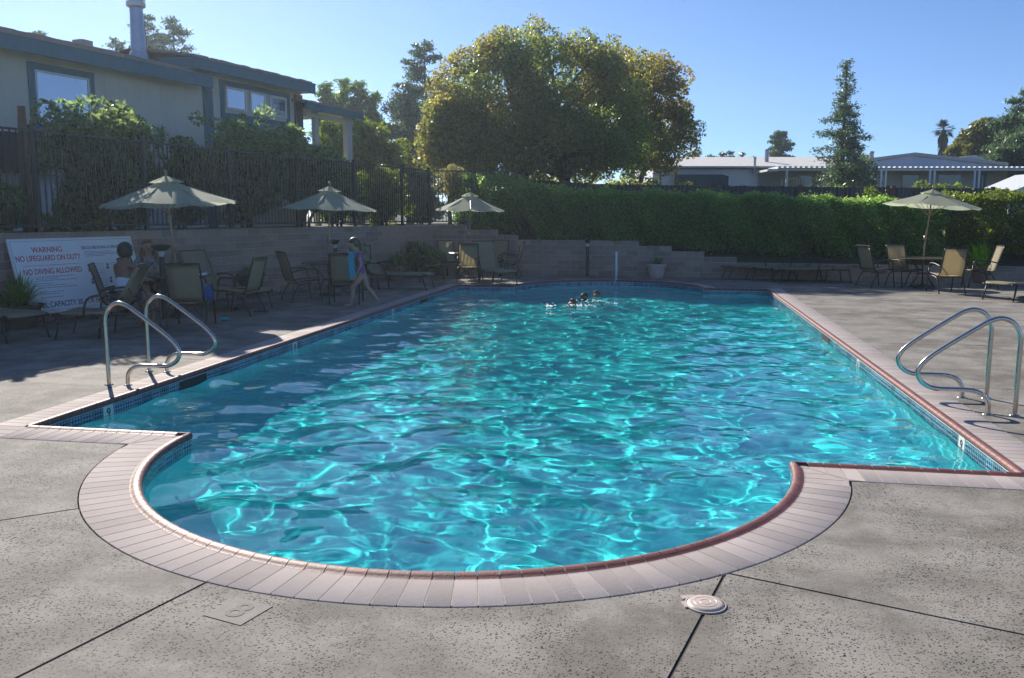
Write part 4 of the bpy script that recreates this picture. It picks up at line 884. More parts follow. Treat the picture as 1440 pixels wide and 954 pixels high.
def make_chair():
    t = thing('sling_chair', 'x', 'chair', (0, 0, 0), 0, 'sling dining chairs'); W = .54
    obj('seat', sling([(.27, .42), (.24, .435), (0, .415), (-.2, .395)], .47, .47), SLING, t, True)
    obj('backrest', sling([(-.2, .40), (-.25, .50), (-.32, .72), (-.37, .90), (-.395, .985)], .47, .46, sag=-.012), SLING, t, True)
    for s_ in (-1, 1):
        x = s_*W/2
        obj('back_rail', MB().tube(smooth_path([(x*.95, .30, .415), (x*.95, .26, .435), (x*.95, 0, .42), (x*.95, -.19, .40), (x*.95, -.26, .52), (x*.95, -.34, .80), (x*.93, -.405, 1.0)], 3), .013, 7), FRAME, t, True)
        obj('front_leg', MB().tube([(x*1.04, .33, 0), (x*1.04, .27, .40), (x*1.04, .25, .56)], .014, 7), FRAME, t, True)
        obj('armrest', MB().tube(smooth_path([(x*1.04, .25, .55), (x*1.04, .235, .62), (x*1.04, .17, .655), (x*1.04, -.05, .65), (x*1.0, -.295, .60)], 3), [.016]*13, 7), FRAME, t, True)
        obj('rear_leg', MB().tube(smooth_path([(x*1.04, .10, .38), (x*1.04, -.10, .36), (x*1.04, -.2, .28), (x*1.06, -.33, 0)], 3), .014, 7), FRAME, t, True)
    obj('crossbar', MB().tube([(-W/2*.95, .29, .41), (W/2*.95, .29, .41)], .012, 6), FRAME, t); obj('crossbar', MB().tube([(-W/2*.93, -.40, .995), (W/2*.93, -.40, .995)], .014, 6), FRAME, t); obj('crossbar', MB().tube([(-W/2, -.13, .36), (W/2, -.13, .36)], .012, 6), FRAME, t)
    return t
def make_lounger(back_deg, arms=True, L=1.35, bl_=.78):
    t = thing('chaise_lounge', 'x', 'sun lounger', (0, 0, 0), 0, 'sling chaise lounges'); W = .62; a = R(back_deg); zs = .36
    obj('seat', sling([(L, zs-.01), (L-.05, zs+.016), (L*.5, zs+.002), (0, zs+.016)], .57, .57), SLING, t, True)
    by = -bl_*math.cos(a); bz = bl_*math.sin(a)
    obj('backrest', sling([(0, zs), (by*.5, zs+bz*.5), (by, zs+bz)], .55, .54, sag=.012), SLING, t, True)
    for s_ in (-1, 1):
        x = s_*W/2
        obj('side_rail', MB().tube(smooth_path([(x*.95, L+.02, zs-.05), (x*.95, L-.05, zs-.002), (x*.95, L*.5, zs-.015), (x*.95, -.45, zs-.02)], 3), .014, 7), FRAME, t, True)
        obj('back_rail', MB().tube([(x*.93, 0, zs), (x*.93, by*1.02, zs+bz*1.02)], .014, 7), FRAME, t, True)
        obj('sling_sleeve', MB().tube([(x*.93, L-.1, zs+.004), (x*.93, L*.5, zs-.006), (x*.93, .03, zs+.004)], .026, 8).tube([(x*.93, -.03*math.cos(a), zs+.03*math.sin(a)), (x*.93, by*.96, zs+bz*.96)], .024, 8), SLING, t, True)
        for (y0_, y1_) in ((L-.12, L-.02), (.12, .18), (-.42, -.50)): obj('leg', MB().tube([(x*.97, y0_, zs-.01), (x*1.02, y1_, 0)], .014, 7), FRAME, t, True)
        if arms: obj('armrest', MB().tube(smooth_path([(x*1.05, .36, zs-.02), (x*1.06, .32, zs+.16), (x*1.06, .22, zs+.24), (x*1.05, 0, zs+.25), (x*1.02, -.22*math.cos(a)-.08, zs+.20)], 3), .016, 7), FRAME, t, True)
    obj('crossbar', MB().tube([(-W/2*.93, by*1.02, zs+bz*1.02), (W/2*.93, by*1.02, zs+bz*1.02)], .014, 7), FRAME, t); obj('crossbar', MB().tube([(-W/2, L-.02, zs-.04), (W/2, L-.02, zs-.04)], .013, 7), FRAME, t)
    if back_deg > 15:
        for s_ in (-1, 1): obj('strut', MB().tube([(s_*W/2*.85, by*.55, zs+bz*.55), (s_*W/2*.85, -.45, zs-.03)], .009, 6), FRAME, t)
    return t
def rot_to(p, q): return math.atan2(-(q[0]-p[0]), q[1]-p[1])   # rz so that local +Y looks from p to q
VR = YAW        # rz with local +Y pointing straight away from the viewer
chair0 = make_chair(); CH = []
def chair(p, rz, label, group='sling dining chairs'): o = place(chair0, len(CH) > 0, (p[0], p[1], 0), rz, label, group); CH.append(o); return o
def table(px, zc, label, r_=.58):
    x, y = P(px, zc); t = thing('patio_table', label, 'table', (x, y, 0), 0, 'round patio tables')
    obj('top', MB().lathe([(.03, .705), (r_-.03, .705), (r_-.03, .70), (.03, .70), (.03, .705)], 32), TOPM, t, 40)
    obj('rim', MB().lathe([(r_-.03, .708), (r_-.015, .715), (r_, .705), (r_, .69), (r_-.02, .685), (r_-.03, .70)], 32), TABLE, t, 40)
    for i in range(4):
        a = i*math.pi/2+.5; c_, s_ = math.cos(a), math.sin(a)
        obj('leg', MB().tube(smooth_path([(c_*.42*r_/.58, s_*.42, .69), (c_*.2, s_*.2, .5), (c_*.14, s_*.14, .3), (c_*.40, s_*.40, 0.0)], 3), .015, 7), TABLE, t, True)
    obj('brace', MB().lathe([(.15, .33), (.165, .33), (.165, .35), (.15, .35), (.15, .33)], 16), TABLE, t)
    obj('umbrella_base', MB().lathe([(0, .09), (.05, .09), (.22, .05), (.24, .02), (.24, 0)], 24), TABLE, t, 40); return Vector((x, y, 0))
def umbrella(base, top, rad, label, rot=0.0, drop=.47, n=8, tilt=None, vent=True):
    """pole from the base foot to the canopy's apex; canopy of n panels with a vented cap"""
    t = thing('patio_umbrella', label, 'umbrella', base, 0, 'green patio umbrellas'); top = Vector(top)-Vector(base)
    ax = Vector(tilt).normalized() if tilt else (top-Vector((0, 0, .9))).normalized() if abs(top.x)+abs(top.y) > .02 else Vector((0, 0, 1))
    q = Vector((0, 0, 1)).rotation_difference(ax); M = Matrix.Translation(top) @ q.to_matrix().to_4x4()
    knee = Vector((0, 0, 1.0)); under = M @ Vector((0, 0, -.6))
    obj('pole', MB().tube([(0, 0, .09), knee if tilt or abs(top.x)+abs(top.y) > .02 else (0, 0, 1), under, M @ Vector((0, 0, -.02))], .019, 10), POLEM, t, True)
    obj('crank', MB().tube([knee+Vector((0, 0, .10)), knee+Vector((0, 0, .24))], .032, 10).tube([knee+Vector((.0, 0, .17)), knee+Vector((.09, -.02, .17)), knee+Vector((.09, -.02, .11))], .008, 6), POLEM, t, True)
    m_ = MB(); K = 6; ringn = 4*n; vs = []
    for i in range(K+1):
        f = .14+.86*i/K
        for j in range(ringn):
            a = rot+2*math.pi*j/ringn; ph = (j % 4)/4; mid = math.sin(math.pi*ph); r_ = rad*f*(1-.055*mid*f); z = -drop*(f**.86)-.03*mid*f*(1.2 if i == K else 1)
            vs.append(M @ Vector((r_*math.cos(a), r_*math.sin(a), z)))
    m_.add(vs, [(i*ringn+j, (i+1)*ringn+j, (i+1)*ringn+(j+1) % ringn, i*ringn+(j+1) % ringn) for i in range(K) for j in range(ringn)])
    obj('canopy', m_, CANV, t, True)
    v_ = MB(); vs = [M @ Vector((0, 0, .035))]
    for i in (1, 2):
        for j in range(ringn): a = rot+2*math.pi*j/ringn; mid = math.sin(math.pi*((j % 4)/4)); r_ = rad*(.07, .25)[i-1]*(1-.05*mid); vs.append(M @ Vector((r_*math.cos(a), r_*math.sin(a), (.0 if i == 1 else -.075)-.012*mid)))
    fs_ = [(0, 1+j, 1+(j+1) % ringn) for j in range(ringn)]+[(1+j, 1+ringn+j, 1+ringn+(j+1) % ringn, 1+(j+1) % ringn) for j in range(ringn)]; v_.add(vs, fs_)
    obj('vent_cap', v_, CANV, t, True)
    obj('finial', MB().lathe([(0, .085), (.018, .075), (.026, .05), (.014, .028), (.03, .01), (.03, -.02)], 12).mesh and MB().tube([M @ Vector((0, 0, -.01)), M @ Vector((0, 0, .05)), M @ Vector((0, 0, .085)), M @ Vector((0, 0, .12))], [.03, .018, .034, .010], 10), POLEM, t, True)
    hub = M @ Vector((0, 0, -.62))
    for j in range(n):
        a = rot+2*math.pi*j/n; e = M @ Vector((rad*math.cos(a)*.995, rad*math.sin(a)*.995, -drop-.012)); s0 = M @ Vector((0.02*math.cos(a), .02*math.sin(a), -.06)); md = M @ Vector((rad*.5*math.cos(a), rad*.5*math.sin(a), -drop*.46-.03))
        obj('rib', MB().tube([s0, md, e], .007, 5), POLEM, t); obj('strut', MB().tube([hub, md], .006, 5), POLEM, t)
    return t
# --- set 1, left, nearest
T1 = table(243, 14.6, 'round patio table under the nearest left umbrella where two women sit')
ap = at(233, 250, 14.6); umbrella(T1, ap, 1.12, 'sage green umbrella leaning left over the table of the two women', .2, .44, tilt=(-.05, 0, 1))
pA = P(165, 12.95); chair(pA, VR-R(72), 'sling chair seen from the side with the woman in the white top on it')
chair(P(262, 13.25), VR+R(6), 'sling chair with its back square to the viewer in front of the two women table')
pW2 = P(204, 14.6); chair(pW2, rot_to(pW2, T1), 'sling chair half hidden behind the seated women, holding the facing woman')
ls = make_lounger(58, True, L=.78); p_ = P(158, 12.2); place(ls, False, (p_[0], p_[1], 0), VR+R(96), 'empty short chaise lounge with raised back nearest the warning sign, foot end left', 'sling chaise lounges')
lb = make_lounger(60, True)
p_ = P(288, 16.3); place(lb, False, (p_[0], p_[1], 0), VR-R(120), 'chaise lounge with raised back right of the table of the two women', 'sling chaise lounges')
chair(P(333, 14.9), VR+R(80), 'sling chair seen edge on, facing the two women table from its right')
# --- set 2
T2 = table(461, 18.6, 'round patio table under the second umbrella from the left')
ap = at(463, 264, 18.6); umbrella(T2, ap, 1.03, 'sage green umbrella second from the left above the walking girl', .1, .45)
chair(P(420, 17.3), VR-R(55), 'sling chair turned three quarters left of the second umbrella table'); chair(P(484, 16.9), VR+R(3), 'orange tinted sling chair with its back to the viewer behind the walking girl'); chair(P(500, 20.2), VR+R(178), 'sling chair across the table behind the walking girl')
p_ = P(528, 20.4); place(lb, True, (p_[0], p_[1], 0), VR-R(103), 'chaise lounge with raised back stretching right beyond the walking girl', 'sling chaise lounges')
# --- set 3
T3 = table(660, 23.8, 'round patio table under the third umbrella near the wall corner')
ap = at(661, 272, 23.8); umbrella(T3, ap, .96, 'sage green umbrella third from the left in front of the hedge end', .25, .46)
chair(P(606, 22.6), VR-R(80), 'leftmost sling chair of the third umbrella table with sun glints on its arms'); chair(P(634, 24.9), VR-R(150), 'sling chair on the far left side of the third umbrella table')
chair(P(659, 22.5), VR+R(0), 'tan lit sling chair with its back to the viewer under the third umbrella'); chair(P(697, 25.0), VR+R(160), 'sling chair on the far right side of the third umbrella table'); chair(P(716, 23.9), VR+R(80), 'rightmost sling chair at the third umbrella table seen edge on')
p_ = P(686, 22.3); l3 = place(lb, True, (p_[0], p_[1], 0), VR-R(160), 'chaise lounge with raised back facing the pool beside the third umbrella', 'sling chaise lounges')
# --- set 4, right
T4 = table(1303, 20.6, 'round patio table under the right hand umbrella', .62)
ap = at(1312, 268, 20.6); umbrella(T4, ap, 1.10, 'sage green umbrella on the right side of the pool', .3, .36)
chair(P(1236, 20.9), VR-R(75), 'leftmost sling chair at the right hand umbrella table, seen edge on'); chair(P(1277, 19.9+.9), VR-R(168), 'sling chair facing the viewer left of the right hand umbrella pole')
chair(P(1337, 19.2), VR-R(2), 'tan sling chair with its back to the viewer at the right hand umbrella table'); chair(P(1385, 20.6), VR+R(78), 'rightmost sling chair beside the fern pot on the right')
lf = make_lounger(2, True); used_ = False
for (px_, z_, rz_, lab) in ((1092, 23.4, 92, 'flat chaise lounge farthest left and back in the row by the stepped wall'), (1128, 22.9, 90, 'flat chaise lounge in the middle of the row by the stepped wall'), (1168, 22.2, 91, 'flat chaise lounge farthest right and nearest in the row by the stepped wall')):
    p_ = P(px_, z_); place(lf, used_, (p_[0], p_[1], 0), VR+R(rz_), lab, 'flat chaise lounges by the stepped wall'); used_ = True
l0 = make_lounger(4, False); p_ = P(1465, 18.0); l0.location = (p_[0], p_[1], 0); l0.rotation_euler.z = VR+R(120); l0['label'] = 'tan chaise lounge whose foot end enters the right edge of the photo'
c0 = copy_tree(l0); p_ = P(-62, 12.3); c0.location = (p_[0], p_[1], 0); c0.rotation_euler.z = VR-R(115); c0['label'] = 'chaise lounge whose foot end enters the left edge of the photo'

# ---------------------------------------------------------------- pots
TERRA = mat('terracotta', (.28, .15, .11), .85, var=.15, scale=6)
def pot(px, zc, r_, h, m_, label, plabel, frond, leafm, seed, blades=120, spread=1.0, upr=.9, wd=.018):
    x, y = P(px, zc); t = thing('plant_pot', label, 'pot', (x, y, 0), 0)
    obj('bowl', MB().lathe([(0, .02), (r_*.62, 0), (r_*.66, .02), (r_*.92, h*.86), (r_, h*.87), (r_*1.03, h*.9), (r_*1.02, h), (r_*.92, h), (r_*.88, h*.9), (0, h*.88)], 24), m_, t, 40)
    q = thing('potted_plant', plabel, 'plant', (x, y, h*.86), 0); rng = np.random.default_rng(seed); mb = MB()
    for i in range(blades):
        a = rng.random()*6.283; e = rng.uniform(.15, 1.45)**upr; L = frond*rng.uniform(.6, 1.1); d = Vector((math.cos(a)*math.cos(e)*spread, math.sin(a)*math.cos(e)*spread, math.sin(e))); o_ = Vector((rng.uniform(-.3, .3)*r_, rng.uniform(-.3, .3)*r_, 0)); sd = d.cross(Vector((0, 0, 1))).normalized()*wd; pts = []
        for j in range(5): f = j/4; pts.append(o_+d*L*f-Vector((0, 0, L*.45*f*f*math.cos(e))))
        for j in range(4):
            w0_ = sd*(1-.2*abs(j-1.5)); w1_ = sd*(1-.22*abs(j-.5)) if j < 3 else sd*.1
            mb.add([pts[j]-w0_, pts[j]+w0_, pts[j+1]+w1_, pts[j+1]-w1_], [(0, 1, 2, 3)])
    obj('fronds', mb, leafm, q, kind='stuff'); obj('root_crown', MB().lathe([(0, .06), (r_*.5, .04), (r_*.7, -.02)], 12), SOIL, q)
DTERRA = mat('dark clay pot', (.10, .07, .055), .85, var=.15, scale=6)
pot(16, 13.15, .34, .36, DTERRA, 'wide dark clay pot at the left edge before the warning sign', 'arching green fern in the pot before the warning sign', .62, L_FERN, 101, 260, 1.0, .9, .014)
pot(349, 18.3, .30, .50, DTERRA, 'tall dark pot against the wall between the first two umbrellas', 'short leafy plant in the tall pot between the first two umbrellas', .30, L_SHRUB, 102, 90)
pot(556, 22.6, .26, .42, TERRA, 'terracotta pot behind the chaise lounge near the third umbrella', 'sprawling green plant in the terracotta pot behind the chaise lounge', .5, L_SHRUB, 103, 120)
pot(925, 24.0, .28, .38, mat('pale pink pot', (.58, .42, .38), .85, var=.1), 'tapered pale pink pot standing alone before the stepped wall', 'low green plant in the tapered pale pink pot', .32, L_SHRUB, 104, 130)
pot(1383, 22.2, .34, .45, TERRA, 'wide terracotta pot behind the rightmost sling chair', 'yellow green fern with sunlight put into its frond colour behind the rightmost chair', .78, mat('fern with painted sun', (.28, .45, .04), .5, island=.35, trans=.5, spec=.3), 105, 260, 1.0, .8, .02)  # frond colour raised to stand in for sunlight that misses the pot
p_ = P(592, 24.6); bush('wall_shrub', 'dark green shrub at the foot of the wall near the third umbrella', (p_[0], p_[1], 0), .55, .35, .45, 26, 90, .2, .09, L_SHRUB, 49)
p_ = WL(5.3, -.35); bush('wall_shrub', 'dark green shrub against the left wall behind the chaise lounge', (p_[0], p_[1], 0), .2, .45, .36, 14, 70, .15, .08, L_SHRUB, 50)

# ---------------------------------------------------------------- path lights
GREENM = mat('dark green post', (.015, .035, .03), .5); LENS = mat('clear lamp lens', (.55, .58, .55), .15)
def path_light(px, zc, h, label, z0=0, hood=.17):
    x, y = P(px, zc); t = thing('path_light', label, 'lamp', (x, y, z0), 0, 'green path lights')
    obj('post', MB().lathe([(.06, 0), (.06, .02), (.045, .03), (.045, h-.18), (0, h-.18)], 14), GREENM, t, 40)
    obj('lens', MB().lathe([(.035, h-.18), (.045, h-.15), (.05, h-.09), (.03, h-.08)], 12), LENS, t, True)
    obj('hood', MB().lathe([(.05, h-.09), (hood*.7, h-.06), (hood, h), (hood*.9, h+.012), (hood*.5, h+.02), (0, h+.03)], 20), GREENM, t, 40)
path_light(224, 14.15, 1.22, 'dark green path light with a flared hood right of the facing woman')
path_light(827, 24.6, 1.02, 'dark green path light alone against the stepped wall', hood=.09)
path_light(470, 20.6, 1.12, 'dark path light behind the table by the walking girl', hood=.12)
path_light(1274, 24.0, 1.15, 'path light against the hedge left of the right hand umbrella pole', hood=.09)

# ---------------------------------------------------------------- warning sign
SG = thing('warning_sign', 'big white pool rules sign with red and blue lettering leaning on the left wall', 'sign')
s0, s1 = -6.02, -3.62; zb, ztp = .18, 1.34; db_, dt_ = -.36, -.06
sx = Vector(WL(s1, db_, zb))-Vector(WL(s0, db_, zb)); Ws = sx.length; ex = sx.normalized(); ey = (Vector(WL(s0, dt_, ztp))-Vector(WL(s0, db_, zb))); Hs = ey.length; ey.normalize(); ez = ex.cross(ey)
M = Matrix((ex, ey, ez)).transposed().to_4x4(); M.translation = Vector(WL(s0, db_, zb)); SG.matrix_world = M
SIGNW = mat('sign board white', (.78, .80, .84), .5, var=.04, scale=2); RED = mat('red sign print', (.55, .04, .04), .5); BLUE = mat('navy sign print', (.03, .07, .17), .5); GREY = mat('grey sign print', (.16, .17, .20), .5); TEALP = mat('teal sign print', (.02, .16, .20), .5)
obj('board', MB().box(0, Ws, 0, Hs, -.02, 0), SIGNW, SG)
fr_ = MB()
for (a, b_, c, d) in ((0.0, Ws, Hs-.012, Hs+.004), (0, Ws, -.004, .012), (-.004, .012, .013, Hs-.013), (Ws-.012, Ws+.004, .013, Hs-.013)): fr_.box(a, b_, c, d, -.024, .006)
obj('frame', fr_, WHITEP, SG)
bd_ = MB(); i_ = .035
for (a, b_, c, d) in ((i_, Ws-i_, Hs-i_-.005, Hs-i_), (i_, Ws-i_, i_, i_+.005), (i_, i_+.005, i_+.0055, Hs-i_-.0055), (Ws-i_-.005, Ws-i_, i_+.0055, Hs-i_-.0055)): bd_.box(a, b_, c, d, 0, .0015)
obj('printed_border', bd_, GREY, SG)
def say(s, x, y, size, m_, sx_=1.0, al='CENTER'):
    o = link('lettering', text_mesh(s, size, m_, al), SG, (x, y, .0012)); o.scale = (sx_, 1, 1)
say('WARNING', .66, 1.015, .125, RED, .92); say('NO LIFEGUARD ON DUTY', .66, .88, .125, RED, .80); say('NO DIVING ALLOWED', .68, .665, .125, RED, .84)
say('POOL CAPACITY 30', .62, .125, .13, BLUE, .80); say('FOR EMERGENCY CALL 911', 1.72, .125, .12, RED, .80); say('RESCUE BREATHING & CPR INSTRUCTIONS', 1.86, 1.02, .072, BLUE, .78)
obj('red_rule', MB().box(.15, 1.2, .765, .770, 0, .0015), RED, SG)
r = random.Random(9); fine = MB()
def dashes(x0_, x1_, y, h):
    x = x0_
    while x < x1_: w_ = r.uniform(.015, .05); fine.box(x, min(x+w_, x1_), y, y+h, 0, .0012); x += w_+.010
for y, a, b_ in ((.575, .33, 1.05), (.545, .33, .75), (.515, .3, 1.1), (.47, .33, .62), (.435, .33, .85), (.40, .33, 1.06), (.33, .33, .78), (.30, .33, .70), (.245, .33, .75), (.95, 1.35, 1.9), (.925, 1.35, 2.3), (.90, 1.35, 2.2), (.875, 1.35, 1.75)): dashes(a, b_, y, .009)
for cx_ in (1.40, 1.78, 2.1):
    for k_ in range(7): dashes(cx_+.06, cx_+.28, .74-k_*.032, .006)
    for k_ in range(5): dashes(cx_+.06, cx_+.28, .48-k_*.032, .006)
obj('fine_print', fine, GREY, SG, kind='stuff')
pic = MB()
for (cx_, cy_) in ((1.38, .66), (1.76, .69), (2.08, .68), (1.38, .45), (1.76, .45)): pic.lathe([(0, .0015), (.022, .0015), (.024, 0)], 12, (cx_, cy_+.03, 0)); pic.box(cx_-.035, cx_+.012, cy_-.05, cy_+.002, 0, .0015)
obj('first_aid_pictures', pic, TEALP, SG, kind='stuff')

# ---------------------------------------------------------------- people
def skin_body(name, nodes, edges, m_, parent, sub=2, root=0):
    me = bpy.data.meshes.new(name); keys = list(nodes); ix = {k_: i for i, k_ in enumerate(keys)}
    me.from_pydata([nodes[k_][0] for k_ in keys], [(ix[a], ix[b_]) for a, b_ in edges], []); o = bpy.data.objects.new(name, me); COL.objects.link(o)
    md = o.modifiers.new('skin', 'SKIN'); md.use_smooth_shade = True; md.branch_smoothing = .3
    for i, k_ in enumerate(keys):
        r_ = nodes[k_][1]; r_ = r_ if isinstance(r_, tuple) else (r_, r_); me.skin_vertices[0].data[i].radius = r_; me.skin_vertices[0].data[i].use_root = (i == root)
    sb = o.modifiers.new('sub', 'SUBSURF'); sb.levels = sub; sb.render_levels = sub
    bpy.context.view_layer.update(); me2 = bpy.data.meshes.new_from_object(o.evaluated_get(bpy.context.evaluated_depsgraph_get())); bpy.data.objects.remove(o)
    me2.name = name; me2.materials.clear(); me2.materials.append(m_); me2.shade_smooth(); return link(name, me2, parent)
def ellipsoid(c, r_, n=16, k_=10, squash=None):
    m_ = MB(); prof = [(math.sin(math.pi*i/k_), -math.cos(math.pi*i/k_)) for i in range(k_+1)]
    vs = [(c[0]+r_[0]*a*math.cos(2*math.pi*j/n), c[1]+r_[1]*a*math.sin(2*math.pi*j/n), c[2]+r_[2]*b_) for a, b_ in prof for j in range(n)]
    if squash: vs = [squash(v) for v in vs]
    return m_.add(vs, [(i*n+j, i*n+(j+1) % n, (i+1)*n+(j+1) % n, (i+1)*n+j) for i in range(k_) for j in range(n)])
SKIN = mat('skin', (.42, .235, .16), .55, var=.05, scale=10); SKIN2 = mat('tanned skin', (.30, .15, .095), .55, var=.05, scale=10)
def hand(nodes, edges, wrist, d, up, side, pre, sz=1.0, curl=.5):
    d = Vector(d).normalized(); side = Vector(side).normalized(); up = Vector(up).normalized(); wv = Vector(nodes[wrist][0]); pm = wv+d*.055*sz; nodes[pre+'palm'] = (tuple(pm), (.028*sz, .014*sz)); edges.append((wrist, pre+'palm'))
    for i in range(4):
        o_ = pm+side*(i-1.5)*.017*sz+d*.028*sz; L = (.06, .07, .065, .05)[i]*sz; k1 = o_+d*L*.45-up*L*.1*curl; k2 = k1+d*L*.35-up*L*.45*curl; k3 = k2+d*L*.15-up*L*.35*curl
        for j, q in enumerate((o_, k1, k2, k3)): nodes[f'{pre}f{i}{j}'] = (tuple(q), (.0085*sz, .0085*sz))
        edges += [(pre+'palm', f'{pre}f{i}0'), (f'{pre}f{i}0', f'{pre}f{i}1'), (f'{pre}f{i}1', f'{pre}f{i}2'), (f'{pre}f{i}2', f'{pre}f{i}3')]
    a = wv+d*.02*sz-side*.028*sz; b_ = a+d*.03*sz-side*.02*sz; nodes[pre+'t0'] = (tuple(a), .010*sz); nodes[pre+'t1'] = (tuple(b_), .009*sz); edges += [(wrist, pre+'t0'), (pre+'t0', pre+'t1')]
def head_parts(parent, c, f, rs, hair_m, hair_mesh, eye=True):
    """c head centre, f facing direction"""
    f = Vector(f).normalized(); s_ = f.cross(Vector((0, 0, 1))).normalized(); u_ = s_.cross(f)
    if eye:
        for k_ in (-1, 1): p_ = Vector(c)+f*rs*.86+s_*k_*rs*.36+u_*rs*.02; obj('eye', ellipsoid(p_, (rs*.10,)*3, 8, 6), mat('dark eye', (.03, .02, .015), .2), parent, True)
        p_ = Vector(c)+f*rs*.86-u_*rs*.62; m_ = MB().tube([p_-s_*rs*.28, p_+f*rs*.03, p_+s_*rs*.28], [.003, .006, .003], 6); obj('mouth', m_, mat('lips', (.35, .10, .09), .5), parent, True)
    if hair_mesh: obj('hair', hair_mesh, hair_m, parent, True)
def head_nodes(nodes, edges, neck, c, f, rs):
    f = Vector(f).normalized(); c = Vector(c); u_ = Vector((0, 0, 1)); s_ = f.cross(u_).normalized()
    nodes['jaw'] = (tuple(c+f*rs*.18-u_*rs*.62), (rs*.66, rs*.60)); nodes['skull'] = (tuple(c-f*rs*.02+u_*rs*.05), (rs*.88, rs*.95)); nodes['crown'] = (tuple(c-f*rs*.08+u_*rs*.55), (rs*.62, rs*.70))
    edges += [(neck, 'jaw'), ('jaw', 'skull'), ('skull', 'crown')]
    nodes['nose'] = (tuple(c+f*rs*1.12-u_*rs*.18), rs*.09); edges.append(('skull', 'nose'))
    for k_ in (-1, 1): nodes[f'ear{k_}'] = (tuple(c+s_*k_*rs*1.02-u_*rs*.12), (rs*.10, rs*.16)); edges.append(('skull', f'ear{k_}'))
def shell(nodes, edges, keys, grow, m_, name, parent, root_i=0):
    nd = {k_: (nodes[k_][0], tuple(x+grow for x in (nodes[k_][1] if isinstance(nodes[k_][1], tuple) else (nodes[k_][1],)*2))) for k_ in keys}
    return skin_body(name, nd, [(a, b_) for a, b_ in edges if a in keys and b_ in keys], m_, parent)
# --- walking girl (local x = viewer's right, y = away, z = up)
gp_ = P(507, 16.3); GIRL = thing('person', 'barefoot girl in a purple swimsuit walking left along the pool with a turquoise towel', 'person', (gp_[0], gp_[1], 0), YAW)
nd = {'pelvis': ((0, 0, .63), (.088, .075)), 'waist': ((-.015, 0, .76), (.075, .062)), 'chest': ((-.04, 0, .91), (.085, .07)), 'neckb': ((-.055, 0, 1.02), (.05, .05)), 'neck': ((-.085, 0, 1.075), .035)}
ed = [('pelvis', 'waist'), ('waist', 'chest'), ('chest', 'neckb'), ('neckb', 'neck')]
head_nodes(nd, ed, 'neck', (-.14, 0, 1.185), (-1, 0, -.35), .098)
for (pre, y_, knee, ank, heel, toe) in (('a', -.065, (-.165, -.07, .37), (-.205, -.07, .075), (-.19, -.07, .035), (-.33, -.075, .022)), ('b', .065, (.085, .065, .36), (.275, .06, .115), (.30, .06, .075), (.19, .06, .018))):
    nd.update({pre+'hip': ((-.0+(-.03 if pre == 'a' else .02), y_, .56), .072), pre+'thigh': (((-.09 if pre == 'a' else .055), y_, .46), .060), pre+'knee': (knee, .043), pre+'calf': (tuple((Vector(knee)*.62+Vector(ank)*.38)+Vector((.012, 0, 0))), .044), pre+'ank': (ank, .027), pre+'heel': (heel, .026), pre+'ball': (tuple(Vector(heel).lerp(Vector(toe), .65)), (.030, .018)), pre+'toe': (toe, (.024, .011))})
    ed += [('pelvis', pre+'hip'), (pre+'hip', pre+'thigh'), (pre+'thigh', pre+'knee'), (pre+'knee', pre+'calf'), (pre+'calf', pre+'ank'), (pre+'ank', pre+'heel'), (pre+'heel', pre+'ball'), (pre+'ball', pre+'toe')]
for (pre, sh_, el, wr) in (('l', (-.03, -.115, .985), (.015, -.15, .79), (-.075, -.15, .62)), ('r', (-.03, .115, .985), (-.05, .145, .80), (-.14, .09, .68))):
    nd.update({pre+'sh': (sh_, .038), pre+'up': (tuple(Vector(sh_).lerp(Vector(el), .5)), .030), pre+'el': (el, .026), pre+'fo': (tuple(Vector(el).lerp(Vector(wr), .45)), .024), pre+'wr': (wr, .018)})
    ed += [('neckb', pre+'sh'), (pre+'sh', pre+'up'), (pre+'up', pre+'el'), (pre+'el', pre+'fo'), (pre+'fo', pre+'wr')]; hand(nd, ed, pre+'wr', Vector(wr)-Vector(el), (0, 1, 0), (1, 0, .3), pre, .85)
skin_body('body', nd, ed, SKIN, GIRL)
suit = mat('purple swimsuit', (.16, .05, .26), .6, var=.1, scale=12, col2=(.24, .06, .22))
nd2 = dict(nd); nd2['lsl'] = (tuple(Vector(nd['lsh'][0]).lerp(Vector(nd['lel'][0]), .42)), .031); nd2['rsl'] = (tuple(Vector(nd['rsh'][0]).lerp(Vector(nd['rel'][0]), .42)), .031)
nd2['ahs'] = ((-.045, -.062, .555), .070); nd2['bhs'] = ((.02, .062, .555), .070)
shell(nd2, ed+[('lsh', 'lsl'), ('rsh', 'rsl'), ('pelvis', 'ahs'), ('pelvis', 'bhs')], ['pelvis', 'waist', 'chest', 'neckb', 'lsh', 'rsh', 'lsl', 'rsl', 'ahs', 'bhs'], .010, suit, 'swimsuit', GIRL)
HB = mat('brown hair', (.09, .05, .025), .5, var=.2, scale=30)
hm = ellipsoid((-.128, 0, 1.212), (.104, .098, .098), 18, 12, lambda v: (v[0]+(.035 if v[0] < -.17 and v[2] < 1.21 else 0), v[1], max(v[2], 1.165 if v[0] < -.14 else 1.10)))
hm.tube([(-.05, 0, 1.22), (-.015, 0, 1.17), (-.01, .0, 1.06), (-.02, 0, .99)], [.045, .04, .026, .006], 8); head_parts(GIRL, (-.14, 0, 1.185), (-1, 0, -.25), .098, HB, hm)
TW = thing('towel', 'turquoise towel the walking girl holds against her front', 'towel', (gp_[0], gp_[1], 0), YAW); mb = MB(); nx_, nz_ = 8, 14; vs = []
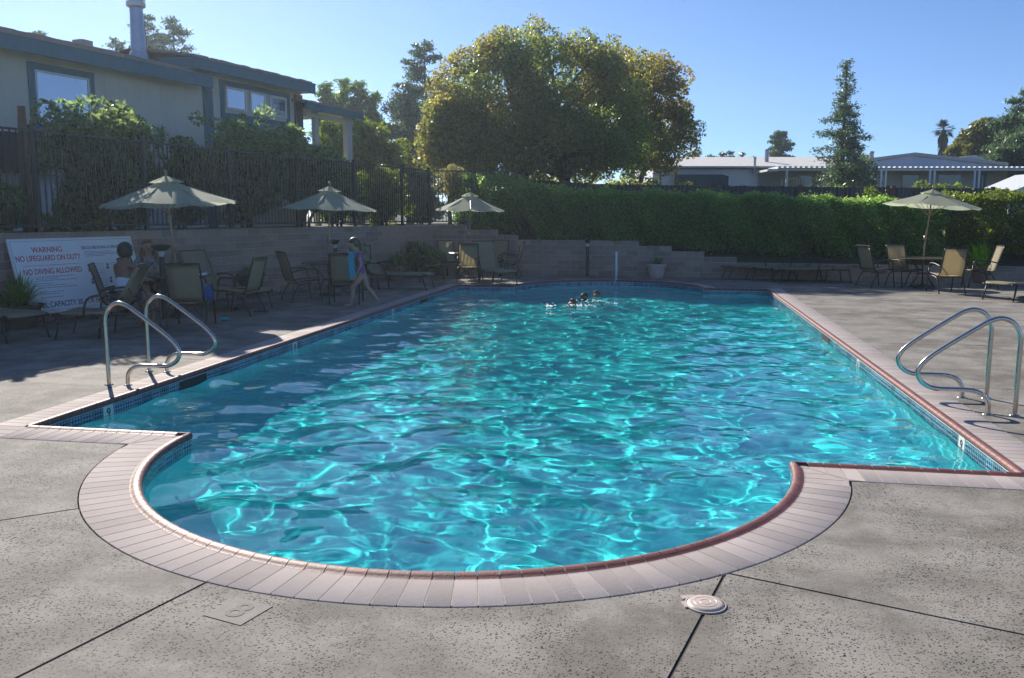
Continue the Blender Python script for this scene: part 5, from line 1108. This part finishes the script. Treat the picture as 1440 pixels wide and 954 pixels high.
for q in (0, 1):
    for j in range(nz_+1):
        for i in range(nx_+1):
            f = j/nz_; g = i/nx_; x = -.225+g*.115+.012*math.sin(f*9); y = -.165+.012*math.sin(g*15+f*3)+.03*(1-f)*0+(.022*q); z = .54+f*.50-.02*math.sin(g*5); vs.append((x, y, z))
K = (nx_+1)*(nz_+1); fs_ = []
for j in range(nz_):
    for i in range(nx_): a = j*(nx_+1)+i; fs_ += [(a, a+1, a+nx_+2, a+nx_+1), (K+a+nx_+1, K+a+nx_+2, K+a+1, K+a)]
for j in range(nz_): a = j*(nx_+1); fs_ += [(a, a+nx_+1, K+a+nx_+1, K+a), (a+nx_, K+a+nx_, K+a+2*nx_+1, a+2*nx_+1)]
for i in range(nx_): a = nz_*(nx_+1)+i; fs_ += [(a, a+1, K+a+1, K+a), (i, K+i, K+i+1, i+1)]
mb.add(vs, fs_); obj('cloth', mb, mat('turquoise towel', (.02, .36, .52), .9, var=.08, scale=12, bump=.5, bscale=120), TW, True)
# --- seated women
def seated(loc, rz, label, skin, hair_m, top_m, bottom_m, lean, hair_fn, eye, arms, strap):
    t = thing('person', label, 'person', loc, rz); c = (0, .04+lean, 1.20)
    nd = {'pelvis': ((0, -.06, .53), (.15, .12)), 'waist': ((0, -.04+lean*.3, .68), (.115, .09)), 'chest': ((0, -.02+lean*.7, .86), (.14, .095)), 'neckb': ((0, lean, .985), (.06, .055)), 'neck': ((0, .01+lean, 1.06), .045)}
    ed = [('pelvis', 'waist'), ('waist', 'chest'), ('chest', 'neckb'), ('neckb', 'neck')]; head_nodes(nd, ed, 'neck', c, (0, 1, -.05), .105)
    for pre, k_ in (('l', -1), ('r', 1)):
        nd.update({pre+'hip': ((k_*.085, .0, .51), .09), pre+'th': ((k_*.10, .2, .505), .078), pre+'kn': ((k_*.11, .40, .49), .056), pre+'ca': ((k_*.11, .41, .33), .052), pre+'an': ((k_*.11, .38, .09), .034), pre+'he': ((k_*.11, .36, .045), .032), pre+'ba': ((k_*.11, .50, .03), (.04, .022)), pre+'to': ((k_*.11, .58, .022), (.03, .014))})
        ed += [('pelvis', pre+'hip'), (pre+'hip', pre+'th'), (pre+'th', pre+'kn'), (pre+'kn', pre+'ca'), (pre+'ca', pre+'an'), (pre+'an', pre+'he'), (pre+'he', pre+'ba'), (pre+'ba', pre+'to')]
        el, wr = arms[k_]; sh_ = (k_*.175, lean*.95, .965); nd.update({pre+'sh': (sh_, .052), pre+'up': (tuple(Vector(sh_).lerp(Vector(el), .5)), .043), pre+'el': (el, .035), pre+'fo': (tuple(Vector(el).lerp(Vector(wr), .4)), .033), pre+'wr': (wr, .024)})
        ed += [('neckb', pre+'sh'), (pre+'sh', pre+'up'), (pre+'up', pre+'el'), (pre+'el', pre+'fo'), (pre+'fo', pre+'wr')]; hand(nd, ed, pre+'wr', Vector(wr)-Vector(el), (0, 0, 1), (k_, 0, 0), pre)
    skin_body('body', nd, ed, skin, t)
    if strap: top = ['waist', 'chest', 'neckb', 'lsh', 'rsh', 'lup', 'rup', 'pelvis']; shell(nd, ed, top, .012, top_m, 'top', t)
    else:
        nt_ = dict(nd); nt_['bust'] = ((0, -.01+lean*.75, .89), (.143, .10)); skin_body('top', {'pelvis': (nd['pelvis'][0], (.155, .125)), 'waist': (nd['waist'][0], (.125, .10)), 'bust': ((0, -.01+lean*.6, .835), (.157, .112))}, [('pelvis', 'waist'), ('waist', 'bust')], top_m, t)
    shell(nd, ed, ['pelvis', 'lhip', 'rhip', 'lth', 'rth'], .012, bottom_m, 'shorts', t); head_parts(t, c, (0, 1, -.05), .105, hair_m, hair_fn(c), eye); return t
def bob(c): return ellipsoid((c[0], c[1]-.022, c[2]-.01), (.118, .112, .135), 28, 16, lambda v: ((v[0]-c[0])*(1+.05*math.sin(v[1]*90+v[0]*70)+(.06 if v[2] < c[2]-.05 else 0))+c[0], min(v[1], c[1]+.07) if v[2] > c[2]+.04 else min(v[1], c[1]+.01), max(v[2], c[2]-.105+.008*math.sin(v[0]*110))))
def long_hair(c): return ellipsoid((c[0], c[1]-.025, c[2]-.045), (.108, .10, .17), 24, 16, lambda v: ((v[0]-c[0])*(1+.05*math.sin(v[2]*60))+c[0], min(v[1], c[1]+.055) if v[2] > c[2]+.07 else min(v[1], c[1]-.015), v[2])).tube([(c[0]-.10, c[1]-.01, c[2]-.04), (c[0]-.12, c[1]+.02, c[2]-.16), (c[0]-.11, c[1]+.05, c[2]-.26)], [.03, .032, .012], 8).tube([(c[0]+.10, c[1]-.01, c[2]-.04), (c[0]+.12, c[1]+.02, c[2]-.16), (c[0]+.11, c[1]+.05, c[2]-.26)], [.03, .032, .012], 8)
NAVY = mat('navy cloth', (.02, .03, .08), .8)
pw = P(170, 12.85); seated((pw[0], pw[1], 0), VR-R(22), 'woman with a dark bob and strapless white top seen from behind at the table', SKIN2, mat('black hair', (.010, .008, .008), .4, bump=.4, bscale=90), mat('white knit top', (.72, .72, .80), .8, var=.04), NAVY, .02, bob, True, {-1: ((-.24, .10, .76), (-.14, .34, .74)), 1: ((.24, .12, .76), (.12, .36, .74))}, False)
seated((pW2[0], pW2[1], 0), rot_to(pW2, (0, 4)), 'woman with long light brown hair in a patterned grey blue top facing the viewer', SKIN, mat('light brown hair', (.16, .085, .045), .5, bump=.4, bscale=90), mat('patterned blue grey top', (.10, .14, .19), .8, col2=(.30, .34, .38), scale=28), NAVY, .06, long_hair, True, {-1: ((-.25, .16, .77), (-.06, .36, .79)), 1: ((.25, .16, .77), (.06, .36, .79))}, True)
# --- swimmers
def swimmer(px, py, zc, label, skin, hair_m, face, tilt_, back=None):
    p_ = at(px, py, zc); t = thing('person', label, 'person', (p_.x, p_.y, -.125), 0, 'swimmers at the far end of the pool'); t.scale = (.76,)*3; f = Vector(face).normalized(); c = (0, 0, .06)
    nd = {'chest': ((-f.x*.10, -f.y*.10, -.32), (.15, .10)), 'neckb': ((-f.x*.04, -f.y*.04, -.15), (.07, .06)), 'neck': ((0, 0, -.08), .045)}; ed = [('chest', 'neckb'), ('neckb', 'neck')]; head_nodes(nd, ed, 'neck', c, f, .10)
    s_ = f.cross(Vector((0, 0, 1)))
    for pre, k_ in (('l', -1), ('r', 1)):
        sh_ = s_*k_*.17+Vector((0, 0, -.19)); el = s_*k_*.32+f*.12+Vector((0, 0, -.20)); wr = s_*k_*.28+f*.36+Vector((0, 0, -.10)); nd.update({pre+'sh': (tuple(sh_), .05), pre+'el': (tuple(el), .036), pre+'wr': (tuple(wr), .024)}); ed += [('neckb', pre+'sh'), (pre+'sh', pre+'el'), (pre+'el', pre+'wr')]; hand(nd, ed, pre+'wr', f, (0, 0, 1), s_*k_, pre)
    skin_body('body', nd, ed, skin, t); hc = Vector(c)-f*.02+Vector((0, 0, .025)); head_parts(t, c, f, .10, hair_m, ellipsoid(hc, (.112, .112, .105), 16, 10, lambda v: (v[0]-f.x*max(0, (Vector(v)-hc).dot(f)-.03), v[1]-f.y*max(0, (Vector(v)-hc).dot(f)-.03), v[2] if (Vector(v)-hc).dot(f) < .02 else max(v[2], hc.z+.02))))
swimmer(804, 414, 17.6, 'swimmer with a sunlit face nearest the viewer at the far end of the pool', SKIN, HB, (-.75, -.6, 0), 0)
swimmer(822, 407, 18.9, 'dark haired swimmer in the middle of the three at the far end', SKIN2, mat('black hair', (.01, .008, .008)), (.3, -1, 0), 0)
swimmer(839, 404, 19.6, 'red haired swimmer on the right of the three at the far end', SKIN2, mat('reddish hair', (.20, .06, .04), .5), (-.2, -1, 0), 0)
# splash of foam at the swimmers
sp = MB(); r = random.Random(12)
for (px_, py_, zc, n_, wx) in ((772, 415.5, 17.3, 34, .10), (815, 415, 17.3, 60, .3), (838, 412, 18.2, 22, .35), (866, 413, 17.8, 10, .2)):
    for i in range(n_):
        p_ = at(px_, py_, zc); o_ = Vector((p_.x+r.gauss(0, wx*.6), p_.y+r.gauss(0, .12), -.105+abs(r.gauss(0, .018)))); s_ = r.uniform(.006, .020)
        vs = [o_+Vector(v)*s_ for v in ((1, 0, 0), (-1, 0, 0), (0, 1, 0), (0, -1, 0), (0, 0, .7), (0, 0, -.7))]; sp.add(vs, [(0, 2, 4), (2, 1, 4), (1, 3, 4), (3, 0, 4), (2, 0, 5), (1, 2, 5), (3, 1, 5), (0, 3, 5)])
obj('splash_foam', sp, mat('white foam', (.85, .88, .9), .4), kind='stuff', label='white splashes round the swimmers')

# ---------------------------------------------------------------- small things
p_ = at(866, 395, 22.9); t = thing('marker_pole', 'thin white pole standing at the far edge of the pool', 'pole', (p_.x, Y1+BR+.12, 0))
obj('rod', MB().tube([(0, 0, 0), (0, 0, .76)], .028, 10), mat('white plastic pole', (.75, .76, .78), .4), t, True); obj('foot', MB().lathe([(.08, 0), (.08, .015), (.03, .03)], 14), mat('white plastic pole', (.75, .76, .78), .4), t)
t = thing('safety_rope', 'pale blue rope running from the white pole down into the water', 'rope', (p_.x, Y1+BR+.12, 0)); obj('line', MB().tube(smooth_path([(0, -.03, .08), (.0, -.25, .03), (-.02, -.7, -.10), (-.12, -2.2, -.14)], 4), .012, 6), mat('pale blue rope', (.35, .50, .65), .7), t, True)
p_ = G(955, 381, .12); t = thing('white_dish', 'small white dish on a low stand near the pale pink pot', 'dish', (p_.x, p_.y-.3, 0)); obj('bowl', MB().lathe([(0, .12), (.12, .135), (.13, .15), (.11, .14), (0, .13)], 16), WHITEP, t, True); obj('stand', MB().lathe([(.1, 0), (.02, .02), (.02, .12)], 10), FRAME, t)
p_ = P(237, 14.4); t = thing('water_bottle', 'clear plastic water bottle standing on the table of the two women', 'bottle', (p_[0], p_[1]-.1, .716)); obj('flask', MB().lathe([(0, 0), (.035, .005), (.036, .12), (.03, .16), (.014, .19), (.013, .205)], 14), mat('clear plastic', (.55, .60, .65), .15), t, True); obj('cap', MB().lathe([(.016, .205), (.016, .225), (0, .225)], 10), WHITEP, t)
p_ = P(272, 14.5); t = thing('folded_towel', 'white and blue folded towel on the right side of the two women table', 'towel', (p_[0], p_[1], .716), YAW); obj('layer', MB().bbox(-.15, .15, -.1, .1, 0, .035, .012), mat('white towel', (.65, .67, .75), .9), t, True); obj('layer', MB().bbox(-.14, .10, -.09, .09, .036, .06, .01), mat('blue towel', (.10, .16, .42), .9), t, True)
p_ = P(281, 14.3); t = thing('beach_bag', 'bright blue beach bag standing beside the table of the two women', 'bag', (p_[0]+.15, p_[1], .0), YAW+.3); obj('sack', MB().add([(-.16, -.07, .38), (.16, -.07, .38), (.16, .07, .38), (-.16, .07, .38), (-.13, -.09, .62), (.13, -.09, .62), (.12, .03, .66), (-.12, .03, .66), (-.17, -.1, .5), (.17, -.1, .5), (.17, .1, .5), (-.17, .1, .5)], [(0, 3, 2, 1), (0, 1, 9, 8), (1, 2, 10, 9), (2, 3, 11, 10), (3, 0, 8, 11), (8, 9, 5, 4), (9, 10, 6, 5), (10, 11, 7, 6), (11, 8, 4, 7), (4, 5, 6, 7)]), mat('bright blue nylon', (.02, .10, .38), .6), t, 50)
t.location = (CH[1].location.x+.12, CH[1].location.y+.25, .02); t.scale = (.6, .8, .95)
for k_, (px_, py_) in enumerate(((333, 436), (367, 439))):
    p_ = G(px_, py_); t = thing('flip_flop', ['left', 'right'][k_] and ['dark flip flop lying nearer the two women by the chair legs', 'dark flip flop lying alone toward the second umbrella'][k_], 'sandal', (p_.x, p_.y, .001), .9+k_, 'dark flip flops on the deck')
    obj('sole', MB().prism([(.045*math.cos(a)*(1 if math.sin(a) > 0 else .8), .13*math.sin(a)) for a in [i*math.pi/8 for i in range(16)]], 0, .018), NAVY, t); obj('strap', MB().tube([(-.04, -.01, .018), (-.01, .04, .05), (0, .07, .02)], .006, 5).tube([(.04, -.01, .018), (.01, .04, .05), (0, .07, .02)], .006, 5), NAVY, t, True)
p_ = G(316, 452); t = thing('water_toy', 'small turquoise plastic cup lying on the deck in front of the chairs', 'toy', (p_.x, p_.y, .035)); obj('cup', MB().tube([(-.06, 0, 0), (.06, .02, 0)], [.03, .036], 12, cap=True), mat('turquoise plastic', (.02, .38, .42), .35), t, 40); obj('handle', MB().tube([(.03, -.03, 0), (.0, -.06, .0), (-.03, -.03, 0)], .006, 5), mat('turquoise plastic', (.02, .38, .42)), t)

# ---------------------------------------------------------------- added haze that lifts the dark areas in place of lens flare
hz = obj('veil', MB().box(-160, 160, -40, 190, -4, 26), MORTAR, kind='stuff', label='added haze in the air over the pool garden')
hm = bpy.data.materials.new('veil'); hm.use_nodes = True; hm.node_tree.nodes.clear(); ho = hm.node_tree.nodes.new('ShaderNodeOutputMaterial'); hv = hm.node_tree.nodes.new('ShaderNodeVolumePrincipled')
hv.inputs['Density'].default_value = .0009; hv.inputs['Anisotropy'].default_value = .6; hv.inputs['Color'].default_value = (.72, .86, 1, 1); hm.node_tree.links.new(hv.outputs[0], ho.inputs['Volume']); hz.data.materials[0] = hm
